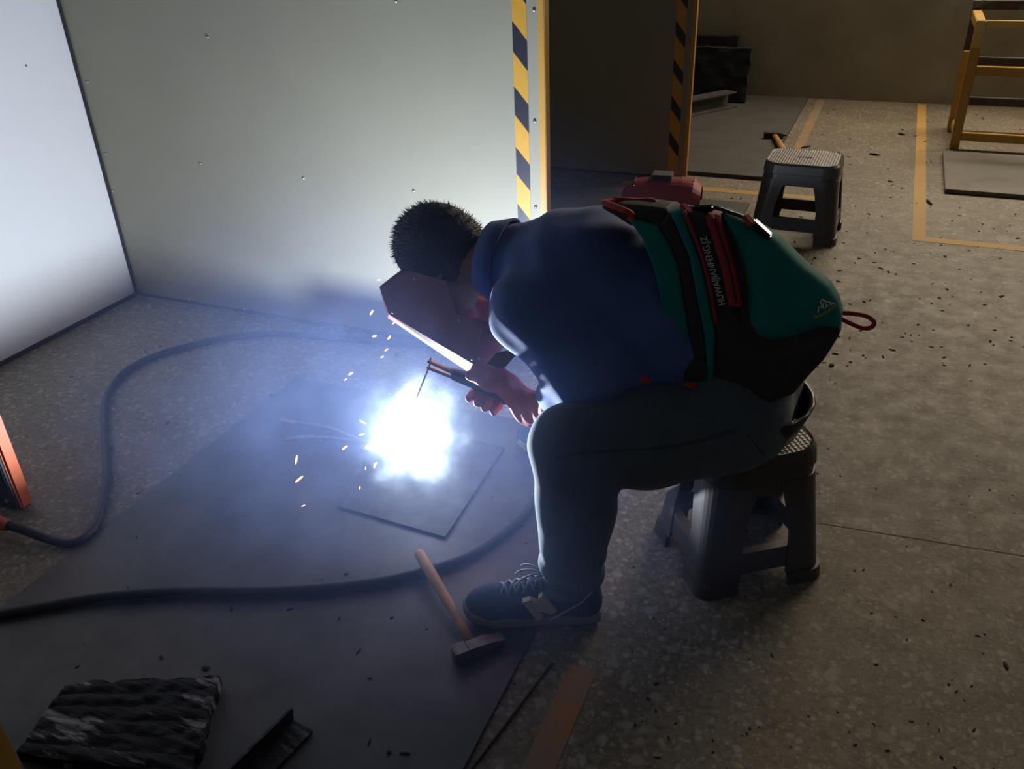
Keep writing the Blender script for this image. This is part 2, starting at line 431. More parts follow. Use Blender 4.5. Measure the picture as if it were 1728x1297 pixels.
# ------------------------------------------------------------------ plastic stools
M_stool = mat('dark brown plastic', (0.060, 0.053, 0.048), 0.38, var=0.08, vscale=10)
def seat_material():
    m = bpy.data.materials.new('ribbed plastic sheen'); m.use_nodes = True; nt = m.node_tree; b = nt.nodes['Principled BSDF']
    b.inputs['Base Color'].default_value = (0.36, 0.31, 0.275, 1); b.inputs['Roughness'].default_value = 0.33
    tc = nt.nodes.new('ShaderNodeTexCoord'); mp = nt.nodes.new('ShaderNodeMapping'); mp.inputs['Scale'].default_value = (1, 1, 0)
    nt.links.new(tc.outputs['Object'], mp.inputs[0]); hs = []
    for d in ('X', 'Y'):
        w_ = nt.nodes.new('ShaderNodeTexWave'); w_.bands_direction = d; w_.inputs['Scale'].default_value = 26
        nt.links.new(mp.outputs[0], w_.inputs['Vector']); hs.append(w_.outputs['Fac'])
    a = nt.nodes.new('ShaderNodeMath'); a.operation = 'MULTIPLY'
    nt.links.new(hs[0], a.inputs[0]); nt.links.new(hs[1], a.inputs[1])
    bp = nt.nodes.new('ShaderNodeBump'); bp.inputs['Strength'].default_value = 1.0; bp.inputs['Distance'].default_value = 0.004
    nt.links.new(a.outputs[0], bp.inputs['Height']); nt.links.new(bp.outputs[0], b.inputs['Normal'])
    r = nt.nodes.new('ShaderNodeValToRGB'); r.color_ramp.elements[0].color = (0.16, 0.135, 0.12, 1); r.color_ramp.elements[1].color = (0.62, 0.56, 0.52, 1)  # rib tops coloured pale to stand in for glossy window reflection
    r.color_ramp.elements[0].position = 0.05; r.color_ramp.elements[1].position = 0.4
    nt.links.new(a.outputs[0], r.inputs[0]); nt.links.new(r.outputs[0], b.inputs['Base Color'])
    return m
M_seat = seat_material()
def rrect(wx, wy, r, n=6):
    out = []
    for cx, cy, a0 in ((wx - r, wy - r, 0), (-wx + r, wy - r, 90), (-wx + r, -wy + r, 180), (wx - r, -wy + r, 270)):
        for k in range(n + 1):
            a = math.radians(a0 + 90 * k / n); out.append((cx + r * math.cos(a), cy + r * math.sin(a)))
    return out
def loft(rings, cap0=False, cap1=False):
    bm = bmesh.new(); R_ = [[bm.verts.new(p) for p in r] for r in rings]; n = len(R_[0])
    for a, b in zip(R_, R_[1:]):
        for k in range(n): bm.faces.new((a[k], a[(k + 1) % n], b[(k + 1) % n], b[k]))
    if cap0: bm.faces.new(R_[0][::-1])
    if cap1: bm.faces.new(R_[-1])
    return bm
def stool(label, H=0.365, top=(0.140, 0.118), base=(0.178, 0.158)):
    t = thing('plastic_stool', label, 'stool', 'dark plastic stools')
    def half(z):                      # footprint half sizes at height z
        k = z / H; return base[0] + (top[0] - base[0]) * k, base[1] + (top[1] - base[1]) * k
    # seat with a grip slot
    n = 6
    out = rrect(top[0] - 0.006, top[1] - 0.006, 0.07, n); slot = rrect(0.035, 0.009, 0.008, n)
    rings = [[(x, y, H) for x, y in slot]]
    rings.insert(0, [(x, y, H - 0.012) for x, y in slot])
    for k in (0.33, 0.66, 0.97): rings.append([(sx + (x - sx) * k, sy + (y - sy) * k, H) for (x, y), (sx, sy) in zip(out, slot)])
    rings.append([(x, y, H + 0.0015) for x, y in out])
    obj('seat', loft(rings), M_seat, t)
    # rim and apron
    def ring(z, grow=0.0, r=0.072):
        a, b = half(z); return [(x, y, z) for x, y in rrect(a + grow, b + grow, r, n)]
    apron = [[(x, y, H) for x, y in rrect(top[0] - 0.006, top[1] - 0.006, 0.07, n)], [(x, y, H + 0.002) for x, y in rrect(top[0] - 0.003, top[1] - 0.003, 0.071, n)],
             ring(H - 0.008, 0.003), ring(H - 0.045, 0.004), ring(H - 0.048, -0.001), ring(H - 0.10, -0.001), ring(H - 0.10, -0.008), ring(H - 0.01, -0.010)]
    obj('apron', loft(apron), M_stool, t, False)
    # corner legs: curved angle sections with a foot
    for sx in (1, -1):
        for sy in (1, -1):
            rings = []
            for z in (0.0, 0.035, 0.0351, 0.15, 0.24, H - 0.07):
                a, b = half(z); g = 0.006 if z <= 0.035 else 0.0
                k = 0.5 + 0.5 * z / H; L_ = 0.092 + 0.03 * max(0, (z - 0.2) / 0.12) + 0.012 * max(0, (0.15 - z) / 0.15) ; r = 0.04 + 0.03 * (z / H)
                pts = []
                def P(x, y): pts.append((sx * x, sy * y, z))
                P(a + g - L_, b + g)
                for q in range(9):
                    an = math.radians(90 - 90 * q / 8); P(a + g - r + r * math.cos(an), b + g - r + r * math.sin(an))
                P(a + g, b + g - L_); P(a - 0.007, b + g - L_)
                for q in range(9):
                    an = math.radians(90 * q / 8); P(a - r + (r - 0.007) * math.cos(an), b - r + (r - 0.007) * math.sin(an))
                P(a + g - L_, b - 0.007)
                rings.append(pts)
            obj('leg', loft(rings, True, True), M_stool, t)
    # lower stretchers on the four sides
    for sy in (1, -1):
        z0, z1 = 0.055, 0.115
        for s, ax in ((sy, 0), (sy, 1)):
            bm = bmesh.new(); rr = []
            for z in (z0, z1):
                a, b = half(z); A, B = (a, b) if ax == 0 else (b, a)
                for d in (0.0, 0.022):
                    for e in (1, -1):
                        x, y = e * (A - 0.05), s * (B - 0.003 - d); rr.append((x, y, z) if ax == 0 else (y, x, z))
            vs = [bm.verts.new(p) for p in rr]
            for f in ((0, 1, 3, 2), (4, 5, 7, 6), (0, 1, 5, 4), (2, 3, 7, 6), (0, 2, 6, 4), (1, 3, 7, 5)): bm.faces.new([vs[i] for i in f])
            obj('stretcher', bm, M_stool, t)
    return t
st_far = stool('empty dark plastic stool with window sheen on its ribbed seat standing behind the backpack', H=0.37, top=(0.170, 0.150), base=(0.205, 0.185))
p, q = FL(1275, 402), FL(1405, 416); d = q - p; d.normalize(); nrm = V((-d.y, d.x, 0))
ctr = q - d * 0.198 + nrm * 0.178
st_far.location = (ctr.x, ctr.y, 0); st_far.rotation_euler[2] = math.atan2(d.y, d.x)
st_near = stool('dark plastic stool the welder sits on', H=0.372, top=(0.135, 0.125), base=(0.165, 0.155))
st_near.location = (-0.182, 1.820, 0); st_near.rotation_euler[2] = math.radians(36)

# ------------------------------------------------------------------ hammers
M_wood = mat('worn wood handle', (0.42, 0.22, 0.08), 0.6, var=0.3, vscale=8, stretch=(1, 1, 8), bump=0.1)
M_hsteel = mat('hammer steel', (0.16, 0.13, 0.11), 0.5, metal=0.5, var=0.3, vscale=25)
M_hdark = mat('dark hammer steel', (0.04, 0.04, 0.045), 0.5, metal=0.5, var=0.3, vscale=25)
def hammer(label, butt, neck, h0, h1, z, mh, wid=0.026, hd=0.034, lift=0.0):
    t = thing('hammer', label, 'hammer', 'wooden handled hammers')
    butt, neck, h0, h1 = [V((p.x, p.y, z)) for p in (butt, neck, h0, h1)]
    butt.z += lift
    pts = [butt.lerp(neck, k) for k in (0, 0.03, 0.25, 0.6, 0.85, 1.02)]
    wd = [wid * 0.42, wid * 0.55, wid * 0.58, wid * 0.48, wid * 0.42, wid * 0.42]
    obj('handle', tube(pts, wd, 12, 0.8), M_wood, t, True)
    bm = bmesh.new(); ax = (h1 - h0); L_ = ax.length; x, y, zz = frame_of(h0, h1)
    def sq(p, a, b): return [p + x * i * a + y * j * b for i, j in ((1, 1), (-1, 1), (-1, -1), (1, -1))]
    secs = [(0, 0.42, 0.42), (0.05, 0.5, 0.5), (0.25, 0.5, 0.5), (0.28, 0.42, 0.42), (0.62, 0.45, 0.42), (0.8, 0.42, 0.25), (1.0, 0.40, 0.06)]
    rr = [[bm.verts.new(q) for q in sq(h0 + ax * s, a * hd, b * hd)] for s, a, b in secs]
    for A, B in zip(rr, rr[1:]):
        for k in range(4): bm.faces.new((A[k], A[(k + 1) % 4], B[(k + 1) % 4], B[k]))
    bm.faces.new(rr[0][::-1]); bm.faces.new(rr[-1])
    obj('head', bm, mh, t)
    return t
hammer('worn hammer lying on the plate against the toe of the shoe', FL(706, 932, 0.055), FL(792, 1078, 0.02), FL(766, 1108, 0.02), FL(850, 1076, 0.02), 0.024, M_hsteel, lift=0.033)
hammer('hammer lying on the floor behind the empty stool', FL(1330, 275, 0.02), FL(1308, 236, 0.02), FL(1289, 234, 0.02), FL(1326, 233, 0.02), 0.042, M_hdark, 0.045, 0.042)

# ------------------------------------------------------------------ arc, workpiece, tongs
M_work = mat('scaled steel', (0.06, 0.055, 0.055), 0.6, metal=0.3, var=0.3, vscale=18, bump=0.3)
wp = thing('weld_workpiece', 'shallow open steel box being welded under the white arc', 'workpiece')
zc = 0.0065
def wall_bar(a, b, h, t=0.008):
    obj('side_plate', bar(V((a[0], a[1], zc + h / 2)), V((b[0], b[1], zc + h / 2)), t, h, bevel=0.001), M_work, wp)
c1, c2, c3, c4 = (-0.91, 1.585), (-1.26, 1.60), (-1.34, 2.06), (-0.93, 2.04)
obj('base_plate', prism([V((*c, zc)) for c in (c1, c2, c3, c4)], (0, 0, 1), 0.008), M_work, wp)
c1, c2, c3, c4 = (-1.10, 1.765), (-1.285, 1.785), (-1.295, 1.955), (-1.11, 1.955)
wall_bar(c1, c2, 0.085); wall_bar(c2, c3, 0.074); wall_bar(c3, c4, 0.083); wall_bar(c4, c1, 0.078)
FC = D(694, 728, 1.79)                     # centre of the arc's glow volume, widened to stand in for bloom
def bloom_material():
    m = bpy.data.materials.new('arc bloom glow'); m.use_nodes = True; nt = m.node_tree; nt.nodes.clear()
    N, L = nt.nodes.new, nt.links.new
    out = N('ShaderNodeOutputMaterial'); em = N('ShaderNodeEmission'); L(em.outputs[0], out.inputs['Volume'])
    tc = N('ShaderNodeTexCoord')
    n = N('ShaderNodeTexNoise'); n.inputs['Scale'].default_value = 10; n.inputs['Detail'].default_value = 3; L(tc.outputs['Object'], n.inputs['Vector'])
    vm = N('ShaderNodeVectorMath'); vm.operation = 'MULTIPLY_ADD'; vm.inputs[1].default_value = (0.24, 0.14, 0.28)
    L(n.outputs['Color'], vm.inputs[0]); L(tc.outputs['Object'], vm.inputs[2])
    sb = N('ShaderNodeVectorMath'); sb.operation = 'SUBTRACT'; sb.inputs[1].default_value = (0.125, 0.07, 0.135); L(vm.outputs[0], sb.inputs[0])
    sc = N('ShaderNodeVectorMath'); sc.operation = 'MULTIPLY'; sc.inputs[1].default_value = (1, 1, 0.78); L(sb.outputs[0], sc.inputs[0])
    ln = N('ShaderNodeVectorMath'); ln.operation = 'LENGTH'; L(sc.outputs[0], ln.inputs[0])
    r = N('ShaderNodeValToRGB'); cr = r.color_ramp
    cr.elements[0].position = 0.0; cr.elements[0].color = (1, 1, 1, 1)
    cr.elements[1].position = 0.26; cr.elements[1].color = (0, 0, 0, 1)
    for p_, v_ in ((0.098, 0.80), (0.122, 0.20), (0.155, 0.04), (0.20, 0.008)):
        e = cr.elements.new(p_); e.color = (v_, v_, v_, 1)
    L(ln.outputs['Value'], r.inputs[0])
    k = N('ShaderNodeMath'); k.operation = 'MULTIPLY'; k.inputs[1].default_value = 18.0; L(r.outputs[0], k.inputs[0])
    em.inputs['Color'].default_value = (0.62, 0.80, 1.0, 1); L(k.outputs[0], em.inputs['Strength'])
    return m
bm = bmesh.new(); bmesh.ops.create_icosphere(bm, subdivisions=3, radius=0.30)
for v in bm.verts:
    if v.co.z < -(FC.z - 0.016): v.co.z = -(FC.z - 0.016)
fl = obj('arc_bloom', bm, bloom_material()); fl.location = FC
tag(fl, 'blinding blue-white welding arc with its glare bloom above the workpiece', 'welding arc')

SMOKE = 0.30
def smoke_veil_material():
    m = bpy.data.materials.new('welding smoke'); m.use_nodes = True; nt = m.node_tree; nt.nodes.clear()
    N, L = nt.nodes.new, nt.links.new
    out = N('ShaderNodeOutputMaterial'); vs = N('ShaderNodeVolumeScatter'); L(vs.outputs[0], out.inputs['Volume'])
    vs.inputs['Color'].default_value = (0.37, 0.50, 1.0, 1); vs.inputs['Anisotropy'].default_value = 0.15  # blue tint and wide spread also stand in for lens veil
    tc = N('ShaderNodeTexCoord')
    sc = N('ShaderNodeVectorMath'); sc.operation = 'MULTIPLY'; sc.inputs[1].default_value = (0.9, 1.0, 1.1); L(tc.outputs['Object'], sc.inputs[0])
    ln = N('ShaderNodeVectorMath'); ln.operation = 'LENGTH'; L(sc.outputs[0], ln.inputs[0])
    fall = N('ShaderNodeMapRange'); fall.interpolation_type = 'SMOOTHSTEP'
    fall.inputs['From Min'].default_value = 0.05; fall.inputs['From Max'].default_value = 1.15
    fall.inputs['To Min'].default_value = 1.0; fall.inputs['To Max'].default_value = 0.0; L(ln.outputs['Value'], fall.inputs['Value'])
    n = N('ShaderNodeTexNoise'); n.inputs['Scale'].default_value = 5.5; n.inputs['Detail'].default_value = 4; n.inputs['Distortion'].default_value = 0.8
    L(tc.outputs['Object'], n.inputs['Vector'])
    nr = N('ShaderNodeMapRange'); nr.inputs['From Min'].default_value = 0.35; nr.inputs['From Max'].default_value = 0.7
    nr.inputs['To Min'].default_value = 0.5; nr.inputs['To Max'].default_value = 1.6; L(n.outputs['Fac'], nr.inputs['Value'])
    a = N('ShaderNodeMath'); a.operation = 'MULTIPLY'; L(fall.outputs[0], a.inputs[0]); L(nr.outputs[0], a.inputs[1])
    hole = N('ShaderNodeMapRange'); hole.interpolation_type = 'SMOOTHSTEP'; hole.inputs['From Min'].default_value = 0.08; hole.inputs['From Max'].default_value = 0.75
    hole.inputs['To Min'].default_value = 0.12; hole.inputs['To Max'].default_value = 1.0; L(ln.outputs['Value'], hole.inputs['Value'])
    a2 = N('ShaderNodeMath'); a2.operation = 'MULTIPLY'; L(a.outputs[0], a2.inputs[0]); L(hole.outputs[0], a2.inputs[1])
    k = N('ShaderNodeMath'); k.operation = 'MULTIPLY'; k.inputs[1].default_value = SMOKE; L(a2.outputs[0], k.inputs[0])
    L(k.outputs[0], vs.inputs['Density'])
    return m

bm = bmesh.new(); bmesh.ops.create_icosphere(bm, subdivisions=3, radius=1.15)
for v in bm.verts:
    v.co.x *= 1.1; v.co.z = max(v.co.z * 0.95, -(FC.z - 0.013))
    v.co.y = min(v.co.y, YP1 - FC.y - 0.02)
sm = obj('smoke_veil', bm, smoke_veil_material()); sm.location = FC
tag(sm, 'thin bluish welding smoke and lens veil around the arc', 'smoke', kind='stuff')

# sparks flying from the arc
M_spark = mat('hot spark', (1, 0.6, 0.3), 0.5, emit=(1.0, 0.42, 0.14), estr=3.2)
sp = [(627, 527, 9, 60, 3), (632, 567, 7, 10, 3), (657, 569, 7, 55, 3), (652, 590, 6, 35, 2.5), (645, 602, 5, 20, 2.5), (592, 630, 8, 30, 3.5),
      (582, 755, 10, 35, 3.5), (610, 733, 8, 15, 3.5), (632, 785, 9, 80, 3.5), (617, 790, 5, 85, 2), (607, 823, 5, 85, 2.5), (500, 775, 15, 82, 3.2), (505, 808, 16, 40, 3.5),
      (429, 918, 9, 75, 2), (612, 712, 12, -30, 2.5), (583, 640, 5, 40, 2), (640, 472, 6, 5, 2), (664, 545, 5, 40, 2), (636, 781, 5, 60, 2.5), (512, 853, 6, 20, 1.8)]
sp_lab = ['orange spark just left of the lower shield corner', 'small orange spark below the shield corner, left one of a pair', 'small orange spark below the shield corner, right one of a pair',
          'tiny orange spark under the pair near the shield', 'faint tiny spark right above the bloom top', 'orange spark at the upper left of the arc',
          'orange spark below left of the arc', 'orange spark close to the left side of the arc', 'upright spark right under the lower left of the arc', 'faint upright spark left of the one under the arc',
          'tiny upright spark on the plate below the arc', 'long upright orange spark below the tongs', 'long slanted orange spark below the upright one', 'thin red spark lowest of all, over the steel plate',
          'thin spark streak touching the left edge of the arc', 'tiny spark beside the one at the upper left of the arc', 'topmost spark, white speck beside the shield tip', 'tiny spark between the shield edge and the pair below it',
          'tiny spark hugging the bottom of the arc', 'faint reddish spark glow low on the plate left of the arc']
for (px, py, ln_, an, wd), lab_ in zip(sp, sp_lab):
    Y = 1.76 + random.uniform(-0.1, 0.1); dx, dy = math.cos(math.radians(an)) * ln_ / 2, -math.sin(math.radians(an)) * ln_ / 2
    a, b = D(px - dx, py - dy, Y), D(px + dx, py + dy, Y)
    if min(a.z, b.z) < 0.02: Y = 1.5; a, b = D(px - dx, py - dy, Y), D(px + dx, py + dy, Y)
    r_ = wd * 0.0008; mid = (a + b) / 2
    bm = tube([a, a.lerp(b, 0.3), a.lerp(b, 0.7), b], [r_ * 0.5, r_, r_, r_ * 0.4], 6)
    tag(obj('spark', bm, M_spark), lab_, 'spark', 'sparks around the arc')

# tongs lying to the left of the arc
M_tong = mat('tong steel', (0.26, 0.25, 0.23), 0.4, metal=0.6, var=0.2)
tg = thing('tongs', 'steel tongs with two spread handles lying left of the arc', 'tongs')
for pts in (((474, 707), (500, 713), (530, 716), (560, 722), (600, 738), (640, 752)), ((482, 741), (515, 738), (550, 738), (590, 742), (640, 748))):
    P_ = catmull([FL(x, y, 0.022 + 0.012 * (i > 3)) for i, (x, y) in enumerate(pts)], 4)
    obj('handle', tube(P_, [0.010] * 6 + [0.007] * (len(P_) - 6), 8, 0.6), M_tong, tg, True)
bm = bmesh.new(); c = FL(648, 750, 0.03); bmesh.ops.create_cone(bm, cap_ends=True, segments=12, radius1=0.012, radius2=0.012, depth=0.02, matrix=Matrix.Translation(c))
obj('pivot', bm, M_tong, tg)

# ------------------------------------------------------------------ welding cables and machine
M_rubber = mat('black rubber', (0.022, 0.022, 0.026), 0.6, var=0.2, vscale=40, bump=0.15)
M_orange = mat('orange enamel', (0.72, 0.15, 0.045), 0.45, var=0.08, vscale=12)
M_mdark = mat('machine front', (0.025, 0.025, 0.03), 0.5)
M_plug = mat('red plug', (0.45, 0.06, 0.03), 0.5)
zc2 = 0.014
path = [FL(6, 884, 0.05), FL(35, 892, 0.04), FL(75, 907, 0.02), FL(120, 916, zc2), FL(155, 895, zc2), FL(172, 855, zc2), FL(180, 790, zc2), FL(176, 720, zc2), FL(180, 670, zc2),
        FL(205, 632, zc2), FL(250, 605, zc2), FL(320, 583, zc2), FL(400, 567, zc2), FL(480, 563, zc2), FL(560, 570, zc2), FL(650, 577, zc2), FL(760, 585, zc2), FL(860, 600, zc2)]
tag(obj('ground_cable', tube(catmull(path, 7), 0.0125, 10), M_rubber, None, True), 'black rubber cable curving from the orange machine along the wall', 'cable')
path = [FL(-60, 1048, zc2), FL(0, 1036, 0.018), FL(80, 1022, 0.018), FL(160, 1008, 0.02), FL(250, 1000, 0.02), FL(340, 997, 0.02), FL(430, 997, 0.02), FL(540, 992, 0.02), FL(640, 980, 0.02), FL(720, 962, 0.02),
        FL(790, 938, 0.02), FL(845, 903, 0.02), FL(885, 865, 0.02), FL(915, 820, 0.03), D(925, 770, 1.74), D(905, 720, 1.70), D(880, 692, 1.70), D(852, 673, 1.70)]
tag(obj('torch_cable', tube(catmull(path, 7), 0.0125, 10), M_rubber, None, True), 'black rubber torch cable sweeping across the steel plate past the shoe', 'cable')

wm = thing('welding_machine', 'orange welding machine cut off by the left edge of the photo', 'machine')
x1, y0, y1 = -2.128, 1.262, 1.315
obj('frame', box((x1 - 0.34, y0 + 0.012, 0.004), (x1, y1, 0.42), bevel=0.006), M_orange, wm)
obj('front_panel', box((x1 - 0.335, y0, 0.012), (x1 - 0.006, y0 + 0.012, 0.414), bevel=0.003), M_mdark, wm)
bm = bmesh.new(); bmesh.ops.create_cone(bm, cap_ends=True, segments=6, radius1=0.007, radius2=0.007, depth=0.008, matrix=Matrix.Translation((x1 - 0.03, y0 - 0.003, 0.04)) @ Matrix.Rotation(math.pi / 2, 4, 'X'))
obj('bolt', bm, M_screw, wm)
a = FL(-22, 878, 0.055); b = FL(12, 886, 0.05)
pl = obj('plug', tube([a, a.lerp(b, 0.45), a.lerp(b, 0.5), b], [0.026, 0.024, 0.020, 0.016], 12), M_plug, wm, True)

# yellow post of the neighbouring partition close to the camera
p = FL(52, 1322)
post = thing('partition_post', 'yellow square post at the bottom left corner of the photo', 'post')
obj('tube', box((p.x - 0.05, p.y - 0.05, 0.006), (p.x, p.y, 1.2), bevel=0.003), M_ypaint, post)
obj('foot_plate', box((p.x - 0.09, p.y - 0.08, 0.0), (p.x + 0.0, p.y + 0.0, 0.006)), M_ypaint, post)

# ------------------------------------------------------------------ slag crusted block, angle iron, rod, debris
def slag_material():
    m = mat('slag crust', (0.010, 0.010, 0.013), 0.55, metal=0.2, col2=(0.20, 0.19, 0.195), thresh=(0.56, 0.61), vscale=9, stretch=(0.55, 2.6, 1), bump=0.9, bscale=45)
    return m
M_slag = slag_material()
M_slag.node_tree.nodes['Principled BSDF'].inputs['Specular IOR Level'].default_value = 0.2
P00, P10, P11, P01 = FL(28, 1275, 0.03), FL(325, 1310, 0.03), FL(372, 1142, 0.03), FL(110, 1158, 0.03)
bm = bmesh.new(); NX, NY = 60, 46; vg = []
for j in range(NY + 1):
    row = []
    for i in range(NX + 1):
        u, v_ = i / NX, j / NY
        p = (P00 * (1 - u) + P10 * u) * (1 - v_) + (P01 * (1 - u) + P11 * u) * v_
        p = p.copy()
        edge = i in (0, NX) or j in (0, NY)
        n1 = mnoise.noise(V((p.x * 28, p.y * 28, 1.0))); n2 = mnoise.noise(V((p.x * 9, p.y * 60, 4.0)))
        if edge: p.x += n1 * 0.012; p.y += n2 * 0.010
        ridge = 0.003 * abs(math.sin(v_ * math.pi * 6.0 + n1))
        p.z = 0.036 + ridge + 0.004 * n1 + 0.004 * n2
        row.append(bm.verts.new(p))
    vg.append(row)
for j in range(NY):
    for i in range(NX): bm.faces.new((vg[j][i], vg[j][i + 1], vg[j + 1][i + 1], vg[j + 1][i]))
be = [e for e in bm.edges if e.is_boundary]
r_ = bmesh.ops.extrude_edge_only(bm, edges=be)
for v in r_['geom']:
    if isinstance(v, bmesh.types.BMVert): v.co.z = 0.0065
tag(obj('slag_block', bm, M_slag), 'black weld-crusted steel block lying on the plate at bottom left', 'steel block')

ai = thing('angle_iron', 'black angle iron offcut beside the weld-crusted block', 'steel offcut')
a, b = FL(487, 1192, 0.05), FL(345, 1330, 0.05)
M_ai = mat('blackened angle iron', (0.03, 0.03, 0.035), 0.55, metal=0.3, var=0.4, vscale=30, bump=0.5)
dn = (b - a); dn.z = 0; dn.normalize(); sd = V((-dn.y, dn.x, 0))
if sd.x < 0: sd = -sd
def leg_plate(o0, o1, n):
    bm = bmesh.new(); a_ = V((a.x, a.y, 0)); L_ = (V((b.x, b.y, 0)) - a_).length; rows = []
    for i in range(25):
        u = i / 24; row = []
        for t_, off in ((0, o0), (1, o1)):
            e = 0.010 * mnoise.noise(V((u * 9, t_ * 3, n))) if i in (0, 24) else 0
            nz = 0.0025 * mnoise.noise(V((u * 14, t_ * 5, n + 3)))
            row.append(a_ + dn * (u * L_ + e) + sd * off[0] + V((0, 0, off[1] + nz)))
        rows.append(row)
    th = V((sd.x * 0.006, sd.y * 0.006, 0.0)) if abs(o0[0] - o1[0]) < 0.01 else V((0, 0, 0.006))
    A = [[bm.verts.new(p) for p in r] for r in rows]; B = [[bm.verts.new(p + th) for p in r] for r in rows]
    for i in range(24):
        bm.faces.new((A[i][0], A[i][1], A[i + 1][1], A[i + 1][0])); bm.faces.new((B[i][0], B[i + 1][0], B[i + 1][1], B[i][1]))
        bm.faces.new((A[i][0], A[i + 1][0], B[i + 1][0], B[i][0])); bm.faces.new((A[i][1], B[i][1], B[i + 1][1], A[i + 1][1]))
    bm.faces.new((A[0][0], B[0][0], B[0][1], A[0][1])); bm.faces.new((A[24][0], A[24][1], B[24][1], B[24][0]))
    return bm
obj('flange', leg_plate((0.0, 0.0075), (0.008, 0.055), 1.0), M_ai, ai)
obj('flange', leg_plate((0.004, 0.0075), (0.062, 0.0095), 5.0), M_ai, ai)

a, b = FL(932, 1118, 0.003), FL(770, 1330, 0.003)
tag(obj('welding_rod', tube([a, a.lerp(b, 0.5), b], 0.0032, 6), mat('bare rod', (0.035, 0.03, 0.028), 0.6)), 'thin dark welding rod on the floor beside the plate edge', 'rod')

def chips(name, label, n, region, size, z, seed, m):
    r2 = random.Random(seed); bm = bmesh.new()
    for _ in range(n):
        px, py = r2.uniform(region[0], region[2]), r2.uniform(region[1], region[3])
        p = FL(px, py)
        if z == 0.0 and any(a_ - 0.03 < p.x < b_ + 0.03 and c_ - 0.03 < p.y < d_ + 0.03 for a_, b_, c_, d_ in ((-3.3, -0.61, 5.22, 7.62), (-2.6, -0.61, 4.25, 4.72), (0.372, 2.1, 5.25, 6.12))): continue
        s = size * r2.uniform(0.4, 1.3) * (1.6 if r2.random() < 0.07 else 1)
        M = Matrix.Translation((p.x, p.y, z + s * 0.12)) @ Matrix.Rotation(r2.uniform(0, 6.28), 4, 'Z') @ Matrix.Diagonal((s * r2.uniform(0.8, 2.6), s * r2.uniform(0.5, 1.0), s * 0.4, 1))
        bmesh.ops.create_icosphere(bm, subdivisions=1, radius=0.5, matrix=M)
    o = obj(name, bm, m); tag(o, label, 'debris', kind='stuff'); return o
M_chip = mat('slag chips', (0.02, 0.018, 0.017), 0.8)
chips('floor_debris', 'tiny dark slag chips scattered over the terrazzo floor', 300, (1180, 180, 1728, 620), 0.011, 0.0, 3, M_chip)
chips('floor_grit', 'small dark grit specks on the near terrazzo floor', 130, (1060, 640, 1728, 1297), 0.0055, 0.0, 4, M_chip)
chips('plate_grit', 'small dark spatter specks on the steel plate and stall floor', 70, (120, 560, 900, 1290), 0.009, 0.006, 5, M_chip)
stick = mat('dark splinter', (0.03, 0.022, 0.018), 0.8)
for (x0_, y0_), (x1_, y1_), lab in (((1467, 259), (1486, 262), 'dark splinter lying between the stool and the long yellow line'),
                                    ((1564, 337), (1573, 345), 'short dark splinter beside the corner of the yellow line'),
                                    ((1352, 249), (1369, 246), 'dark splinter right behind the empty stool'),
                                    ((1516, 225), (1527, 227), 'dark splinter near the back end of the yellow line')):
    a, b = FL(x0_, y0_, 0.006), FL(x1_, y1_, 0.006)
    tag(obj('splinter', tube([a, a.lerp(b, 0.4), b], [0.004, 0.007, 0.003], 6), stick), lab, 'splinter', 'splinters on the far floor')

# ------------------------------------------------------------------ spare red welding mask in the far stall
M_red = mat('red fibre mask', (0.33, 0.045, 0.04), 0.55, var=0.12, vscale=14)
M_redrim = mat('red mask edge', (0.45, 0.12, 0.09), 0.5)
rm = thing('welding_mask', 'red fibre welding mask lying face up at the divider foot', 'mask')
ca = FL(1050, 343, 0.0); cb = FL(1182, 350, 0.0)
ax = (cb - ca); ax.z = 0; Lm = ax.length; ax.normalize(); sd = V((-ax.y, ax.x, 0))
rings = []; secs = [(0.0, 0.065, 0.06), (0.06, 0.085, 0.095), (0.16, 0.10, 0.125), (0.35, 0.11, 0.14), (0.55, 0.11, 0.14), (0.75, 0.115, 0.145), (0.9, 0.125, 0.14), (1.0, 0.10, 0.10)]
bm = bmesh.new(); rr = []
for s_, wd, hg in secs:
    c = ca + ax * Lm * s_; c.z = 0.0165
    rr.append([bm.verts.new(c + sd * (math.cos(a_) * wd * (1.0 if abs(math.cos(a_)) < 0.8 else 0.97)) + V((0, 0, max(0, math.sin(a_)) ** 0.75 * hg))) for a_ in [math.pi * k / 14 for k in range(15)]])
for A, B in zip(rr, rr[1:]):
    for k in range(14): bm.faces.new((A[k], A[k + 1], B[k + 1], B[k]))
bmesh.ops.recalc_face_normals(bm, faces=bm.faces)
bmesh.ops.solidify(bm, geom=list(bm.faces), thickness=0.004)
obj('shell', bm, M_red, rm, False)
c = ca + ax * Lm * 0.50 + V((0, 0, 0.148))
fm = Matrix(((ax.x, sd.x, 0, c.x), (ax.y, sd.y, 0, c.y), (0, 0, 1, c.z), (0, 0, 0, 1)))
wn = obj('lens_frame', box((-0.055, -0.045, 0.0), (0.055, 0.06, 0.032), fm, 0.004), mat('mask lens frame', (0.10, 0.10, 0.10), 0.5), rm)
obj('lens', box((-0.045, -0.0465, 0.004), (0.045, -0.0455, 0.028), fm), M_black, wn)
